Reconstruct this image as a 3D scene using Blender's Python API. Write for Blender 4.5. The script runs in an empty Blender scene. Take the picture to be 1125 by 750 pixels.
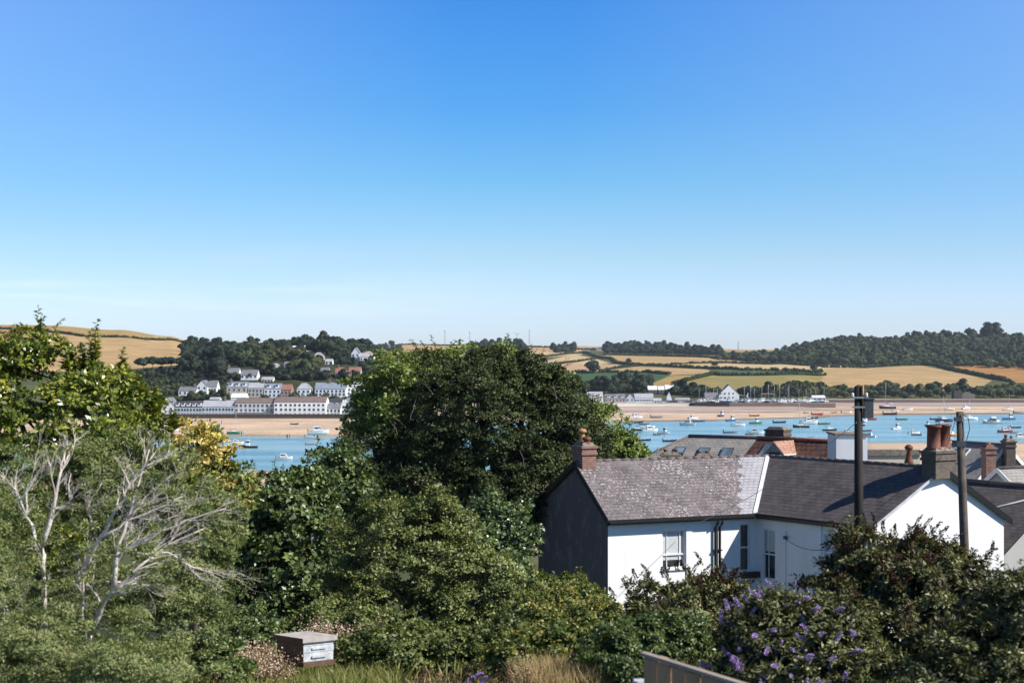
import bpy, math, random
import numpy as np
from mathutils import Vector, Matrix
random.seed(7)
RNG = np.random.default_rng(11)
S = bpy.context.scene
COL = S.collection
# ---- survey of the place: camera height over the water, focal length, level of the horizon in the photo
F, HZ, H, CX = 1562.0, 410.0, 22.0, 562.5
def at(px, py, Y):
    return Vector(((px-CX)/F*Y, Y, H-(py-HZ)/F*Y))
def up(v): return Vector((0, 0, v))

# ---------------------------------------------------------------- objects
def tag(o, label=None, cat=None, group=None, kind=None):
    if label: o['label'] = label
    if cat: o['category'] = cat
    if group: o['group'] = group
    if kind: o['kind'] = kind
    return o
def thing(name, loc, label, cat, group=None, rz=0.0):
    o = bpy.data.objects.new(name, None); o.empty_display_size = .2
    o.location = loc; o.rotation_euler = (0, 0, rz); COL.objects.link(o)
    return tag(o, label, cat, group)
def copy_tree(o, parent=None):
    c = o.copy(); COL.objects.link(c); c.parent = parent
    for ch in list(o.children): copy_tree(ch, c)
    return c
def mesh_np(name, V, Fq, mat, attr=None, smooth=False, midx=None):
    """V (n,3), Fq (m,k) int -> mesh object, not linked to a parent"""
    me = bpy.data.meshes.new(name)
    V = np.asarray(V, np.float32); Fq = np.asarray(Fq, np.int32)
    m, k = Fq.shape
    me.vertices.add(len(V)); me.vertices.foreach_set('co', V.ravel())
    me.loops.add(m*k); me.loops.foreach_set('vertex_index', Fq.ravel())
    me.polygons.add(m); me.polygons.foreach_set('loop_start', np.arange(0, m*k, k, dtype=np.int32))
    try: me.polygons.foreach_set('loop_total', np.full(m, k, np.int32))
    except Exception: pass
    for q in (mat if isinstance(mat, (list, tuple)) else [mat]): me.materials.append(q)
    if midx is not None: me.polygons.foreach_set('material_index', np.asarray(midx, np.int32))
    if smooth: me.polygons.foreach_set('use_smooth', np.ones(m, bool))
    if attr is not None:
        a = me.attributes.new('rnd', 'FLOAT', 'FACE'); a.data.foreach_set('value', np.asarray(attr, np.float32))
    me.update(calc_edges=True); me.validate()
    return me
def link(name, me, parent=None, loc=None):
    o = bpy.data.objects.new(name, me); COL.objects.link(o)
    if parent: o.parent = parent
    if loc is not None: o.location = loc
    return o

class Frame:
    """a wall plane: O origin, u along, n outward"""
    def __init__(s, O, u, n=None):
        s.O = Vector(O); s.u = Vector(u).normalized()
        s.n = Vector(n).normalized() if n else Vector((s.u.y, -s.u.x, 0))
    def p(s, a, z, d=0.0): return s.O + s.u*a + up(z) + s.n*d
class MB:
    def __init__(s): s.v = []; s.f = []; s.mi = []; s.uv = []; s.sm = []
    def face(s, pts, mi=0, uv=None, sm=False):
        b = len(s.v); s.v += [tuple(p) for p in pts]; s.f.append(tuple(range(b, b+len(pts))))
        s.mi.append(mi); s.uv.append(uv); s.sm.append(sm); return s
    def hexa(s, P, mi=0):
        """8 points: bottom 4 ccw, top 4 ccw"""
        a = P
        for q in ((0,3,2,1), (4,5,6,7), (0,1,5,4), (1,2,6,5), (2,3,7,6), (3,0,4,7)): s.face([a[i] for i in q], mi)
        return s
    def box(s, c, size, mi=0, rz=0.0, taper=1.0):
        cx, cy, cz = c; x, y, z = [q/2 for q in size]; P = []
        for zz, t in ((-z, 1.0), (z, taper)):
            for xx, yy in ((-x,-y), (x,-y), (x,y), (-x,y)):
                X, Y = xx*t, yy*t
                P.append((cx+X*math.cos(rz)-Y*math.sin(rz), cy+X*math.sin(rz)+Y*math.cos(rz), cz+zz))
        return s.hexa(P, mi)
    def fbox(s, fr, a0, a1, z0, z1, d0, d1, mi=0):
        """box on a wall frame; d outward"""
        P = [fr.p(a0,z0,d1), fr.p(a1,z0,d1), fr.p(a1,z0,d0), fr.p(a0,z0,d0),
             fr.p(a0,z1,d1), fr.p(a1,z1,d1), fr.p(a1,z1,d0), fr.p(a0,z1,d0)]
        return s.hexa(P, mi)
    def tube(s, pts, rad, n=6, mi=0, cap=True):
        pts = [Vector(p) for p in pts]
        if not hasattr(rad, '__len__'): rad = [rad]*len(pts)
        rings = []
        for i, p in enumerate(pts):
            d = (pts[min(i+1, len(pts)-1)] - pts[max(i-1, 0)]).normalized()
            a = d.orthogonal() if abs(d.z) < .9 else Vector((1,0,0)).cross(d)
            a.normalize(); b = d.cross(a)
            rings.append([p+(a*math.cos(2*math.pi*k/n)+b*math.sin(2*math.pi*k/n))*rad[i] for k in range(n)])
        base = len(s.v)
        for r in rings: s.v += [tuple(q) for q in r]
        for i in range(len(rings)-1):
            for k in range(n):
                a0 = base+i*n+k; a1 = base+i*n+(k+1) % n
                s.f.append((a0, a1, a1+n, a0+n)); s.mi.append(mi); s.uv.append(None); s.sm.append(True)
        if cap:
            s.f.append(tuple(base+k for k in range(n))[::-1]); s.mi.append(mi); s.uv.append(None); s.sm.append(False)
            s.f.append(tuple(base+(len(rings)-1)*n+k for k in range(n))); s.mi.append(mi); s.uv.append(None); s.sm.append(False)
        return s
    def lathe(s, c, prof, n=14, mi=0):
        """prof: (r,z) list"""
        return s.tube([(c[0], c[1], c[2]+z) for r, z in prof], [r for r, z in prof], n, mi)
    def slab(s, pts, th, mi=0, uvs=None, mi_side=None):
        """thick polygon: pts top ring, extruded down by th"""
        mi_side = mi if mi_side is None else mi_side
        top = [Vector(p) for p in pts]; bot = [p-up(th) for p in top]
        s.face(top, mi, uvs); s.face(bot[::-1], mi_side)
        n = len(top)
        for i in range(n):
            j = (i+1) % n; s.face([bot[i], bot[j], top[j], top[i]], mi_side)
        return s
    def build(s, name, mats, parent=None, world=True, bevel=0):
        me = bpy.data.meshes.new(name)
        off = parent.location if (parent is not None and world) else Vector((0,0,0))
        if parent is not None and world and parent.parent is not None: off = parent.matrix_basis.translation + parent.parent.location
        me.from_pydata([(a-off.x, b-off.y, c-off.z) for a, b, c in s.v], [], s.f)
        for m in (mats if isinstance(mats, (list, tuple)) else [mats]): me.materials.append(m)
        me.polygons.foreach_set('material_index', s.mi); me.polygons.foreach_set('use_smooth', s.sm)
        if any(u is not None for u in s.uv):
            l = me.uv_layers.new(name='UVMap'); k = 0
            for f, u in zip(s.f, s.uv):
                for j in range(len(f)):
                    l.data[k].uv = u[j] if u is not None else (0, 0)
                    k += 1
        me.update()
        o = link(name, me, parent)
        if bevel:
            b = o.modifiers.new('bevel', 'BEVEL'); b.width = bevel; b.segments = 2; b.limit_method = 'ANGLE'
        return o

# ---------------------------------------------------------------- materials
def nmat(name):
    m = bpy.data.materials.new(name); m.use_nodes = True; nt = m.node_tree
    b = nt.nodes['Principled BSDF']; return m, nt, b
def N(nt, t, **kw):
    n = nt.nodes.new(t)
    for k, v in kw.items():
        if k in n.inputs: n.inputs[k].default_value = v
        else: setattr(n, k, v)
    return n
def rgba(c): return (c[0], c[1], c[2], 1.0)
def ramp(nt, stops, fac):
    r = nt.nodes.new('ShaderNodeValToRGB'); cr = r.color_ramp
    while len(cr.elements) < len(stops): cr.elements.new(.5)
    for e, (p, c) in zip(cr.elements, stops): e.position = p; e.color = rgba(c)
    nt.links.new(fac, r.inputs[0]); return r.outputs[0]
def noise(nt, scale, detail=4, coord='Object', rough=.6, vec=None):
    if vec is None:
        tc = nt.nodes.new('ShaderNodeTexCoord'); vec = tc.outputs[coord]
    n = nt.nodes.new('ShaderNodeTexNoise'); n.inputs['Scale'].default_value = scale; n.inputs['Detail'].default_value = detail
    n.inputs['Roughness'].default_value = rough
    nt.links.new(vec, n.inputs['Vector']); return n.outputs['Fac']
def bump(nt, b, h, strength=.3, dist=.02):
    q = nt.nodes.new('ShaderNodeBump'); q.inputs['Strength'].default_value = strength; q.inputs['Distance'].default_value = dist
    nt.links.new(h, q.inputs['Height']); nt.links.new(q.outputs[0], b.inputs['Normal'])
def mixc(nt, a, b, fac, mode='MIX'):
    m = nt.nodes.new('ShaderNodeMix'); m.data_type = 'RGBA'; m.blend_type = mode
    for sock, v in ((m.inputs[6], a), (m.inputs[7], b)):
        if isinstance(v, tuple): sock.default_value = rgba(v)
        else: nt.links.new(v, sock)
    if isinstance(fac, (int, float)): m.inputs[0].default_value = fac
    else: nt.links.new(fac, m.inputs[0])
    return m.outputs[2]
def plain(name, c1, c2=None, scale=3.0, rough=.7, bmp=0, bscale=None, detail=4, metal=0, spec=.4, lo=.35, hi=.65):
    m, nt, b = nmat(name)
    c2 = c2 or tuple(x*.75 for x in c1)
    f = noise(nt, scale, detail)
    nt.links.new(ramp(nt, [(lo, c1), (hi, c2)], f), b.inputs['Base Color'])
    b.inputs['Roughness'].default_value = rough; b.inputs['Metallic'].default_value = metal
    b.inputs['Specular IOR Level'].default_value = spec
    if bmp: bump(nt, b, noise(nt, bscale or scale*4, 5), bmp)
    return m
def leafmat(name, cols, trans=.3, rough=.45, spec=.4):
    """leaf colours picked by the per-leaf 'rnd' attribute"""
    m, nt, b = nmat(name)
    a = nt.nodes.new('ShaderNodeAttribute'); a.attribute_name = 'rnd'
    n = len(cols)
    c = ramp(nt, [(i/(n-1) if n > 1 else 0, q) for i, q in enumerate(cols)], a.outputs['Fac'])
    nt.links.new(c, b.inputs['Base Color']); b.inputs['Roughness'].default_value = rough
    b.inputs['Specular IOR Level'].default_value = spec
    t = nt.nodes.new('ShaderNodeBsdfTranslucent')
    nt.links.new(mixc(nt, c, (1.0, 1.0, .35), 1.0, 'MULTIPLY'), t.inputs['Color'])
    mx = nt.nodes.new('ShaderNodeMixShader'); mx.inputs[0].default_value = trans
    nt.links.new(b.outputs[0], mx.inputs[1]); nt.links.new(t.outputs[0], mx.inputs[2])
    nt.links.new(mx.outputs[0], nt.nodes['Material Output'].inputs[0])
    return m
def slate(name, base, dark, light, bw=.28, bh=.2, lichen=None, lam=.5, mort=.012):
    m, nt, b = nmat(name)
    uv = nt.nodes.new('ShaderNodeUVMap')
    nz = N(nt, 'ShaderNodeTexNoise', Scale=3.0, Detail=2.0); nt.links.new(uv.outputs[0], nz.inputs['Vector'])
    vm = N(nt, 'ShaderNodeVectorMath', operation='SCALE'); nt.links.new(nz.outputs['Color'], vm.inputs[0]); vm.inputs['Scale'].default_value = .04
    va = N(nt, 'ShaderNodeVectorMath', operation='ADD'); nt.links.new(uv.outputs[0], va.inputs[0]); nt.links.new(vm.outputs[0], va.inputs[1])
    br = nt.nodes.new('ShaderNodeTexBrick'); br.offset = .5
    nt.links.new(va.outputs[0], br.inputs['Vector'])
    br.inputs['Color1'].default_value = rgba(base); br.inputs['Color2'].default_value = rgba(dark)
    br.inputs['Mortar'].default_value = rgba(tuple(x*.25 for x in dark)); br.inputs['Scale'].default_value = 1.0
    br.inputs['Mortar Size'].default_value = mort; br.inputs['Bias'].default_value = -.1
    br.inputs['Brick Width'].default_value = bw; br.inputs['Row Height'].default_value = bh
    f1 = noise(nt, 1.3, 6, vec=uv.outputs[0])
    c = mixc(nt, br.outputs['Color'], light, ramp(nt, [(.42, (0,0,0)), (.72, (.7,.7,.7))], f1))
    if lichen:
        v = N(nt, 'ShaderNodeTexNoise', Scale=8.5, Detail=4.0, Roughness=.7); nt.links.new(uv.outputs[0], v.inputs['Vector'])
        v2 = noise(nt, .5, 3, vec=uv.outputs[0])
        ad = N(nt, 'ShaderNodeMath', operation='MULTIPLY_ADD'); nt.links.new(v2, ad.inputs[0]); ad.inputs[1].default_value = .35; nt.links.new(v.outputs['Fac'], ad.inputs[2])
        c = mixc(nt, c, lichen, ramp(nt, [(lam+.17, (0,0,0)), (lam+.24, (.9,.9,.9))], ad.outputs[0]))
    nt.links.new(c, b.inputs['Base Color']); b.inputs['Roughness'].default_value = .62
    # each course steps up towards its lower edge
    sp = nt.nodes.new('ShaderNodeSeparateXYZ'); nt.links.new(va.outputs[0], sp.inputs[0])
    dv = N(nt, 'ShaderNodeMath', operation='DIVIDE'); nt.links.new(sp.outputs[1], dv.inputs[0]); dv.inputs[1].default_value = bh
    fr = N(nt, 'ShaderNodeMath', operation='FRACT'); nt.links.new(dv.outputs[0], fr.inputs[0])
    ng = N(nt, 'ShaderNodeMath', operation='MULTIPLY_ADD'); nt.links.new(fr.outputs[0], ng.inputs[0]); ng.inputs[1].default_value = -1.0
    nt.links.new(br.outputs['Color'], ng.inputs[2])
    bump(nt, b, ng.outputs[0], .8, .02)
    return m
def brickm(name, c1, c2, mortar, coord='Object'):
    m, nt, b = nmat(name)
    tc = nt.nodes.new('ShaderNodeTexCoord')
    sp = nt.nodes.new('ShaderNodeSeparateXYZ'); nt.links.new(tc.outputs[coord], sp.inputs[0])
    ad = N(nt, 'ShaderNodeMath', operation='ADD'); nt.links.new(sp.outputs[0], ad.inputs[0]); nt.links.new(sp.outputs[1], ad.inputs[1])
    cb = nt.nodes.new('ShaderNodeCombineXYZ'); nt.links.new(ad.outputs[0], cb.inputs[0]); nt.links.new(sp.outputs[2], cb.inputs[1])
    br = nt.nodes.new('ShaderNodeTexBrick'); nt.links.new(cb.outputs[0], br.inputs['Vector'])
    br.inputs['Color1'].default_value = rgba(c1); br.inputs['Color2'].default_value = rgba(c2); br.inputs['Mortar'].default_value = rgba(mortar)
    br.inputs['Scale'].default_value = 1; br.inputs['Brick Width'].default_value = .22; br.inputs['Row Height'].default_value = .075; br.inputs['Mortar Size'].default_value = .008
    c = mixc(nt, br.outputs['Color'], tuple(x*.5 for x in c2), ramp(nt, [(.45, (0,0,0)), (.7, (.6,.6,.6))], noise(nt, 3, 5)))
    nt.links.new(c, b.inputs['Base Color']); b.inputs['Roughness'].default_value = .85
    bump(nt, b, br.outputs['Fac'], -.4, .01)
    return m
M = {}
def render_wall(name, base, stain, dirt=.5, bs=.25, zs_=.35):
    m, nt, b = nmat(name)
    tc = nt.nodes.new('ShaderNodeTexCoord')
    mp = nt.nodes.new('ShaderNodeMapping'); mp.inputs['Scale'].default_value = (1.6, 1.6, zs_); nt.links.new(tc.outputs['Object'], mp.inputs[0])
    f = noise(nt, 1.2, 7, vec=mp.outputs[0], rough=.7)
    c = mixc(nt, base, stain, ramp(nt, [(.5, (0,0,0)), (.75, (dirt,)*3)], f))
    nt.links.new(c, b.inputs['Base Color']); b.inputs['Roughness'].default_value = .85
    bump(nt, b, noise(nt, 22, 4), bs, .015)
    return m
M['white'] = render_wall('white_render', (.83,.83,.82), (.64,.63,.59), .5)
M['shadewall'] = render_wall('shaded_gable_render', (.135,.10,.088), (.26,.21,.185), .95, .5, 1.0)  # gable's shade is put into the dark base colour; paler stains are real
M['slate_l'] = slate('lichened_slate', (.165,.14,.14), (.10,.085,.088), (.23,.195,.195), .26, .19, (.55,.50,.47), .575)
M['slate_p'] = slate('pale_slate', (.36,.355,.38), (.30,.295,.32), (.42,.415,.44), .26, .19, (.55,.55,.55), .62)
M['slate_d'] = slate('dark_slate', (.105,.09,.085), (.06,.052,.05), (.14,.12,.11), .34, .21, (.26,.23,.18), .66)
M['slate_g'] = slate('grey_slate', (.29,.275,.26), (.225,.21,.20), (.36,.32,.28), .3, .22, (.42,.36,.28), .62)
M['tile_b'] = slate('brown_pantile', (.125,.055,.036), (.06,.03,.024), (.18,.085,.055), .3, .34, (.4,.3,.25), .68, .03)
M['tile_o'] = slate('orange_tile', (.36,.17,.10), (.26,.11,.07), (.45,.25,.17), .25, .2, (.6,.42,.34), .6)
M['lead'] = plain('lead_flashing', (.62,.62,.64), (.48,.48,.5), 4, .5)
M['black'] = plain('black_gloss_paint', (.010,.010,.011), (.016,.016,.016), 4, .4)
M['wpaint'] = plain('white_gloss_paint', (.78,.78,.77), (.70,.70,.68), 4, .35)
M['ridge'] = plain('ridge_tile', (.16,.13,.12), (.09,.08,.08), 5, .8, .2)
M['redridge'] = plain('red_ridge_tile', (.32,.12,.075), (.2,.08,.06), 5, .8, .2)
M['brick'] = brickm('red_brick', (.30,.13,.09), (.20,.085,.06), (.30,.26,.22))
M['stone'] = brickm('brown_stonework', (.135,.105,.08), (.085,.068,.055), (.16,.13,.11))
M['cement'] = plain('weathered_cement', (.27,.23,.185), (.13,.11,.09), 6, .9, .3)
M['pot_r'] = plain('terracotta_pot', (.19,.065,.035), (.10,.04,.028), 5, .7, .1)
M['pot_y'] = plain('buff_pot', (.46,.26,.11), (.30,.15,.06), 6, .6)
M['creosote'] = plain('creosoted_timber', (.012,.010,.009), (.024,.019,.015), 3, .8, .4, 12)
M['greypole'] = plain('weathered_pole_timber', (.13,.105,.085), (.07,.055,.045), 3, .85, .4, 14)
M['metal'] = plain('galvanised_metal', (.35,.36,.37), (.25,.26,.27), 8, .5, metal=.4)
M['darkmetal'] = plain('dark_grey_metal', (.05,.055,.065), (.08,.085,.095), 8, .5)
M['wire'] = plain('cable', (.03,.03,.03), (.05,.05,.05), 8, .6)
M['palewire'] = plain('pale_cable', (.45,.45,.45), (.3,.3,.3), 8, .6)
M['greywall'] = render_wall('grey_render', (.36,.35,.335), (.24,.23,.21), .8)
M['cream'] = render_wall('cream_render', (.62,.55,.42), (.5,.44,.34), .5)
M['bark'] = plain('bark', (.10,.08,.06), (.045,.036,.03), 6, .9, .5, 20)
M['deadwood'] = plain('bleached_bare_wood', (.76,.68,.60), (.48,.41,.35), 5, .8, .4, 25)
M['fence'] = plain('brown_fence_board', (.50,.30,.165), (.33,.195,.105), 2.5, .75, .3, 30)
M['fencecap'] = plain('fence_capping', (.36,.29,.235), (.26,.21,.17), 4, .7, .2, 30)
M['curtain'] = plain('net_curtain', (.6,.62,.62), (.45,.47,.48), 14, .9)
def glassm(name, col=(.02,.025,.03), rough=.05):
    m, nt, b = nmat(name)
    nt.links.new(ramp(nt, [(.4, col), (.65, tuple(x*2.2 for x in col))], noise(nt, .9, 2)), b.inputs['Base Color'])
    b.inputs['Roughness'].default_value = rough; b.inputs['Specular IOR Level'].default_value = .8
    return m
M['glass'] = glassm('window_glass'); M['skyglass'] = glassm('skylight_glass', (.10,.14,.18), .12)

# ---------------------------------------------------------------- camera, sky, sun
cam = bpy.data.cameras.new('camera'); co = bpy.data.objects.new('camera', cam); COL.objects.link(co); S.camera = co
co.location = (0, 0, H); co.rotation_euler = (math.radians(90), 0, 0)
cam.sensor_width = 36; cam.lens = F/1125*36; cam.shift_y = 35/1125; cam.clip_start = .1; cam.clip_end = 60000
cam.dof.use_dof = True; cam.dof.focus_distance = 56; cam.dof.aperture_fstop = 3.2
SUN_AZ = Vector((.94, -.34, 0)).normalized(); EL = math.radians(41)
sd = bpy.data.lights.new('sun', 'SUN'); so = bpy.data.objects.new('sun', sd); COL.objects.link(so)
sd.energy = 5.0; sd.angle = math.radians(.5); sd.color = (1, .955, .88)
dirv = -(SUN_AZ*math.cos(EL)+up(math.sin(EL)))
so.rotation_euler = dirv.to_track_quat('-Z', 'Y').to_euler(); so.location = (60, -40, 90)
W = bpy.data.worlds.new('World'); S.world = W; W.use_nodes = True; wt = W.node_tree
bg = wt.nodes['Background']
sky = wt.nodes.new('ShaderNodeTexSky'); sky.sky_type = 'NISHITA'; sky.sun_disc = False
sky.sun_elevation = EL; sky.sun_rotation = math.atan2(SUN_AZ.x, SUN_AZ.y)
sky.altitude = 30; sky.air_density = 1.35; sky.dust_density = .35; sky.ozone_density = 2.6
# thin streaks of high cloud low in the sky
tc = wt.nodes.new('ShaderNodeTexCoord'); mp = wt.nodes.new('ShaderNodeMapping'); mp.inputs['Scale'].default_value = (3.0, 3.0, 46.0)
mp.inputs['Rotation'].default_value = (0, math.radians(3), 0)
wt.links.new(tc.outputs['Generated'], mp.inputs[0])
cf = noise(wt, 1.6, 5, vec=mp.outputs[0], rough=.55)
spz = wt.nodes.new('ShaderNodeSeparateXYZ'); wt.links.new(tc.outputs['Generated'], spz.inputs[0])
band = ramp(wt, [(.0, (.3,)*3), (.045, (.9,)*3), (.10, (.0,)*3)], spz.outputs[2])
xm = N(wt, 'ShaderNodeMapRange'); xm.inputs['From Min'].default_value = .05; xm.inputs['From Max'].default_value = -.35; wt.links.new(spz.outputs[0], xm.inputs[0])
cm = N(wt, 'ShaderNodeMath', operation='MULTIPLY'); wt.links.new(ramp(wt, [(.50, (0,)*3), (.75, (1,)*3)], cf), cm.inputs[0]); wt.links.new(band, cm.inputs[1])
cm2 = N(wt, 'ShaderNodeMath', operation='MULTIPLY'); wt.links.new(cm.outputs[0], cm2.inputs[0]); wt.links.new(xm.outputs[0], cm2.inputs[1])
cm3 = N(wt, 'ShaderNodeMath', operation='MULTIPLY'); wt.links.new(cm2.outputs[0], cm3.inputs[0]); cm3.inputs[1].default_value = .60
SKYC = mixc(wt, sky.outputs[0], ramp(wt, [(0, (.77,.98,1.72)), (.05, (.73,.93,1.52)), (.083, (.60,.82,1.20)), (.133, (.36,.71,1.09)), (.183, (.23,.61,1.09)), (.26, (.16,.54,1.10)), (.40, (.13,.30,.60)), (1.0, (.12,.16,.23))], spz.outputs[2]), 1.0, 'MULTIPLY')
ax = N(wt, 'ShaderNodeMath', operation='ABSOLUTE'); wt.links.new(spz.outputs[0], ax.inputs[0])
side = ramp(wt, [(.04, (0,)*3), (.34, (.36,)*3)], ax.outputs[0]); hi = ramp(wt, [(.02, (0,)*3), (.16, (1,)*3), (.30, (1,)*3), (.5, (0,)*3)], spz.outputs[2])
sm = N(wt, 'ShaderNodeMath', operation='MULTIPLY'); wt.links.new(side, sm.inputs[0]); wt.links.new(hi, sm.inputs[1])
SKYC = mixc(wt, SKYC, (2.55, 3.9, 6.5), sm.outputs[0])
wt.links.new(mixc(wt, SKYC, (7.0, 7.4, 7.8), cm3.outputs[0]), bg.inputs['Color'])
bg.inputs['Strength'].default_value = .11
S.view_settings.view_transform = 'Standard'; S.view_settings.look = 'None'; S.view_settings.exposure = .5; S.view_settings.gamma = 1
S.view_settings.use_curve_mapping = False
S.cycles.max_bounces = 6; S.cycles.diffuse_bounces = 3; S.cycles.glossy_bounces = 2; S.cycles.transmission_bounces = 4; S.cycles.transparent_max_bounces = 6
S.cycles.use_denoising = True; S.cycles.caustics_reflective = False; S.cycles.caustics_refractive = False
S.cycles.sample_clamp_indirect = 6

# ---------------------------------------------------------------- the land
NEAR = ([-100, 0, 8, 14, 20, 30, 40, 55, 75, 120, 200], [20, 18.3, 18.4, 18.6, 18.0, 16.0, 14.0, 11.5, 9.0, 5.0, 3.0])
def zs(l): return [(y, H-(p-HZ)/F*y) for y, p in l]       # (distance, level in the photo) -> (distance, height)
SEA_L = [(300, .6), (330, -.2), (350, -1.6), (470, -1.6)]
COLS = {}
def far(px, l): COLS[px] = l
inst = [(498, 0), (450, .9), (624, 2.0), (628, 2.2), (631, 3.6), (668, 4.0)]
for px, (f1, f2, f3) in {-900: (376, 364, 358), 0: (376, 364, 357.5), 65: (375.5, 363.5, 357), 130: (377, 366, 361), 185: (381, 374, 369.5), 215: (385, 380, 377.5)}.items():
    far(px, SEA_L+inst+[(720, 9.5)]+zs([(800, 419), (900, 406), (1300, f1), (1500, f2), (1700, f3)])+[(2100, 60), (3000, 20)])
for px, (a, b_, c_) in {250: (409, 396, 386), 300: (409, 394, 384), 350: (409, 394, 381), 400: (411, 398, 384)}.items():
    far(px, SEA_L+inst+[(700, 8.3)]+zs([(770, a), (900, b_), (1100, c_), (1250, c_-1)])+[(1500, 30), (1900, 30)]+zs([(2300, 388), (2900, 381)])+[(3600, 40)])
for px, f0, f3 in ((450, 620, 379), (520, 620, 379), (450, 630, 379.5)):
    far(px, SEA_L[:3]+[(f0-20, -1.6), (f0, 0), (880, 1.2), (905, 1.6), (912, 3.0), (950, 3.5)]+zs([(1100, 425), (1500, 406), (2000, 391), (2500, 383), (2900, f3-1)])+[(3600, 60), (4500, 20)])
for px, f0, f3 in ((640, 632, 380.5), (700, 638, 382), (750, 645, 382.5), (785, 652, 384), (830, 670, 384), (862, 687, 384)):
    far(px, SEA_L[:3]+[(f0-20, -1.6), (f0, 0), (880, 1.2), (905, 1.6), (912, 3.0), (950, 3.5)]+zs([(1100, 424), (1500, 406), (2000, 393), (2500, f3+3), (2900, f3)])+[(3600, 60), (4500, 20)])
for px, f0, sk in ((905, 700, 377), (960, 731, 374), (1010, 745, 371), (1060, 755, 371), (1125, 764, 372), (2100, 800, 372)):
    l = [(300, 2.0), (380, 1.0), (458, 0), (478, -1.6)] if px >= 960 else SEA_L[:3]+[(400, -1.6)]
    far(px, l+[(f0-20, -1.6), (f0, 0), (900, .5), (1060, .8), (1085, 2.2), (1120, 2.6)]+zs([(1190, 430), (1300, 419), (1600, 403), (1700, 401), (1900, 388), (2200, sk)])+[(2800, 70), (4500, 10)])
CK = sorted(COLS)
def zfun(X, Y):
    X = np.atleast_1d(np.asarray(X, float)); Y = np.atleast_1d(np.asarray(Y, float))
    zn = np.interp(Y, *NEAR)
    px = CX+F*X/np.maximum(Y, 60)
    A = np.stack([np.interp(Y, *zip(*([(200, 3.0)]+COLS[k]+[(9000, -20)]))) for k in CK])
    i = np.clip(np.searchsorted(CK, px)-1, 0, len(CK)-2)
    k0 = np.array(CK, float)[i]; k1 = np.array(CK, float)[i+1]
    t = np.clip((px-k0)/(k1-k0), 0, 1); t = t*t*(3-2*t)
    j = np.arange(len(X))
    zf = A[i, j]*(1-t)+A[i+1, j]*t
    z = np.where(Y <= 200, zn, zf)
    rough = (np.sin(X*.031+1.3)*np.sin(Y*.023)+.6*np.sin(X*.011+Y*.017))*np.clip((Y-1000)/800, 0, 1)*1.2
    return z+np.where(Y > 1000, rough, 0)
def gz(x, y): return float(zfun([x], [y])[0])
_Ys = np.concatenate([np.arange(400, 1000, 2.0), np.arange(1000, 3200, 5.0)])
def ground_at(px, py, ymin=500):
    """the place on the land seen at that point of the photo"""
    Y = _Ys[_Ys >= ymin]; X = (px-CX)/F*Y; Z = zfun(X, Y); p = HZ-(Z-H)/Y*F
    k = np.argmax(p <= py) if (p <= py).any() else int(np.argmin(p))
    return Vector((X[k], Y[k], Z[k]))

DARKG = (.045,.052,.022)
# fields: outline as seen, colour of the crop or stubble
TAN, GOLD, PINK, STRAW, GREEN, OLIVE, SCRUB, OCHRE = (.44,.30,.145), (.37,.25,.09), (.47,.31,.19), (.52,.39,.22), (.05,.10,.04), (.27,.22,.075), (.085,.095,.035), (.36,.19,.065)
FIELDS = [
 (SCRUB, [(-300,350),(1500,350),(1500,437),(-300,437)]),
 (DARKG, [(140,374),(400,374),(440,384),(440,446),(140,446)]),
 (TAN, [(-300,330),(225,330),(225,384),(205,400),(-300,445)]),
 (GOLD, [(-300,330),(150,330),(172,368),(160,373),(120,370.5),(91,369),(48,363),(-300,361)]),
 (PINK, [(395,374),(520,374),(516,388),(396,388)]),
 (TAN, [(440,374),(645,374),(664,380),(640,386),(440,388)]),
 (STRAW, [(450,387.5),(640,386),(640,389),(610,392),(450,395)]),
 (TAN, [(664,390),(780,393),(825,398),(800,399.5),(735,401),(705,401),(680,399)]),
 (STRAW, [(600,396),(632,389),(655,394),(670,399),(620,403)]),
 (PINK, [(450,396),(600,396),(640,400),(678,400),(690,402),(665,407),(636,410),(450,412)]),
 (TAN, [(672,406),(700,402.5),(775,405.5),(786,409),(760,411),(736,412),(705,409),(675,409)]),
 (STRAW, [(735,401),(800,399.5),(870,401),(905,404),(905,408),(817,407),(774,405)]),
 (GREEN, [(450,411),(636,410),(705,409.5),(736,412),(728,418),(710,423),(450,428)]),
 (GREEN, [(788,407),(905,408.5),(905,412),(791,412)]),
 (GOLD, [(712,423),(735,413),(783,411),(770,415),(743,422),(740,425)]),
 (OLIVE, [(743,422),(783,412),(791,413),(905,412),(905,428),(743,430)]),
 (TAN, [(905,403.5),(950,404.5),(985,402.3),(1013,401.5),(1036,406),(1064,412),(1090,418),(1070,430),(905,432),(902,424)]),
 (OCHRE, [(1042,402),(1500,398),(1500,424),(1112,420),(1070,411)]),
 (STRAW, [(850,399.5),(945,401),(942,404.5),(870,404.5),(850,403)]),
 (GOLD, [(780,376),(868,373),(868,384),(830,387),(780,386)]),
]
def inpoly(x, y, P):
    r = np.zeros(len(x), bool); n = len(P)
    for i in range(n):
        x0, y0 = P[i]; x1, y1 = P[(i+1) % n]
        if y0 == y1: continue
        c = ((y0 > y) != (y1 > y)) & (x < (x1-x0)*(y-y0)/(y1-y0)+x0); r ^= c
    return r
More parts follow.
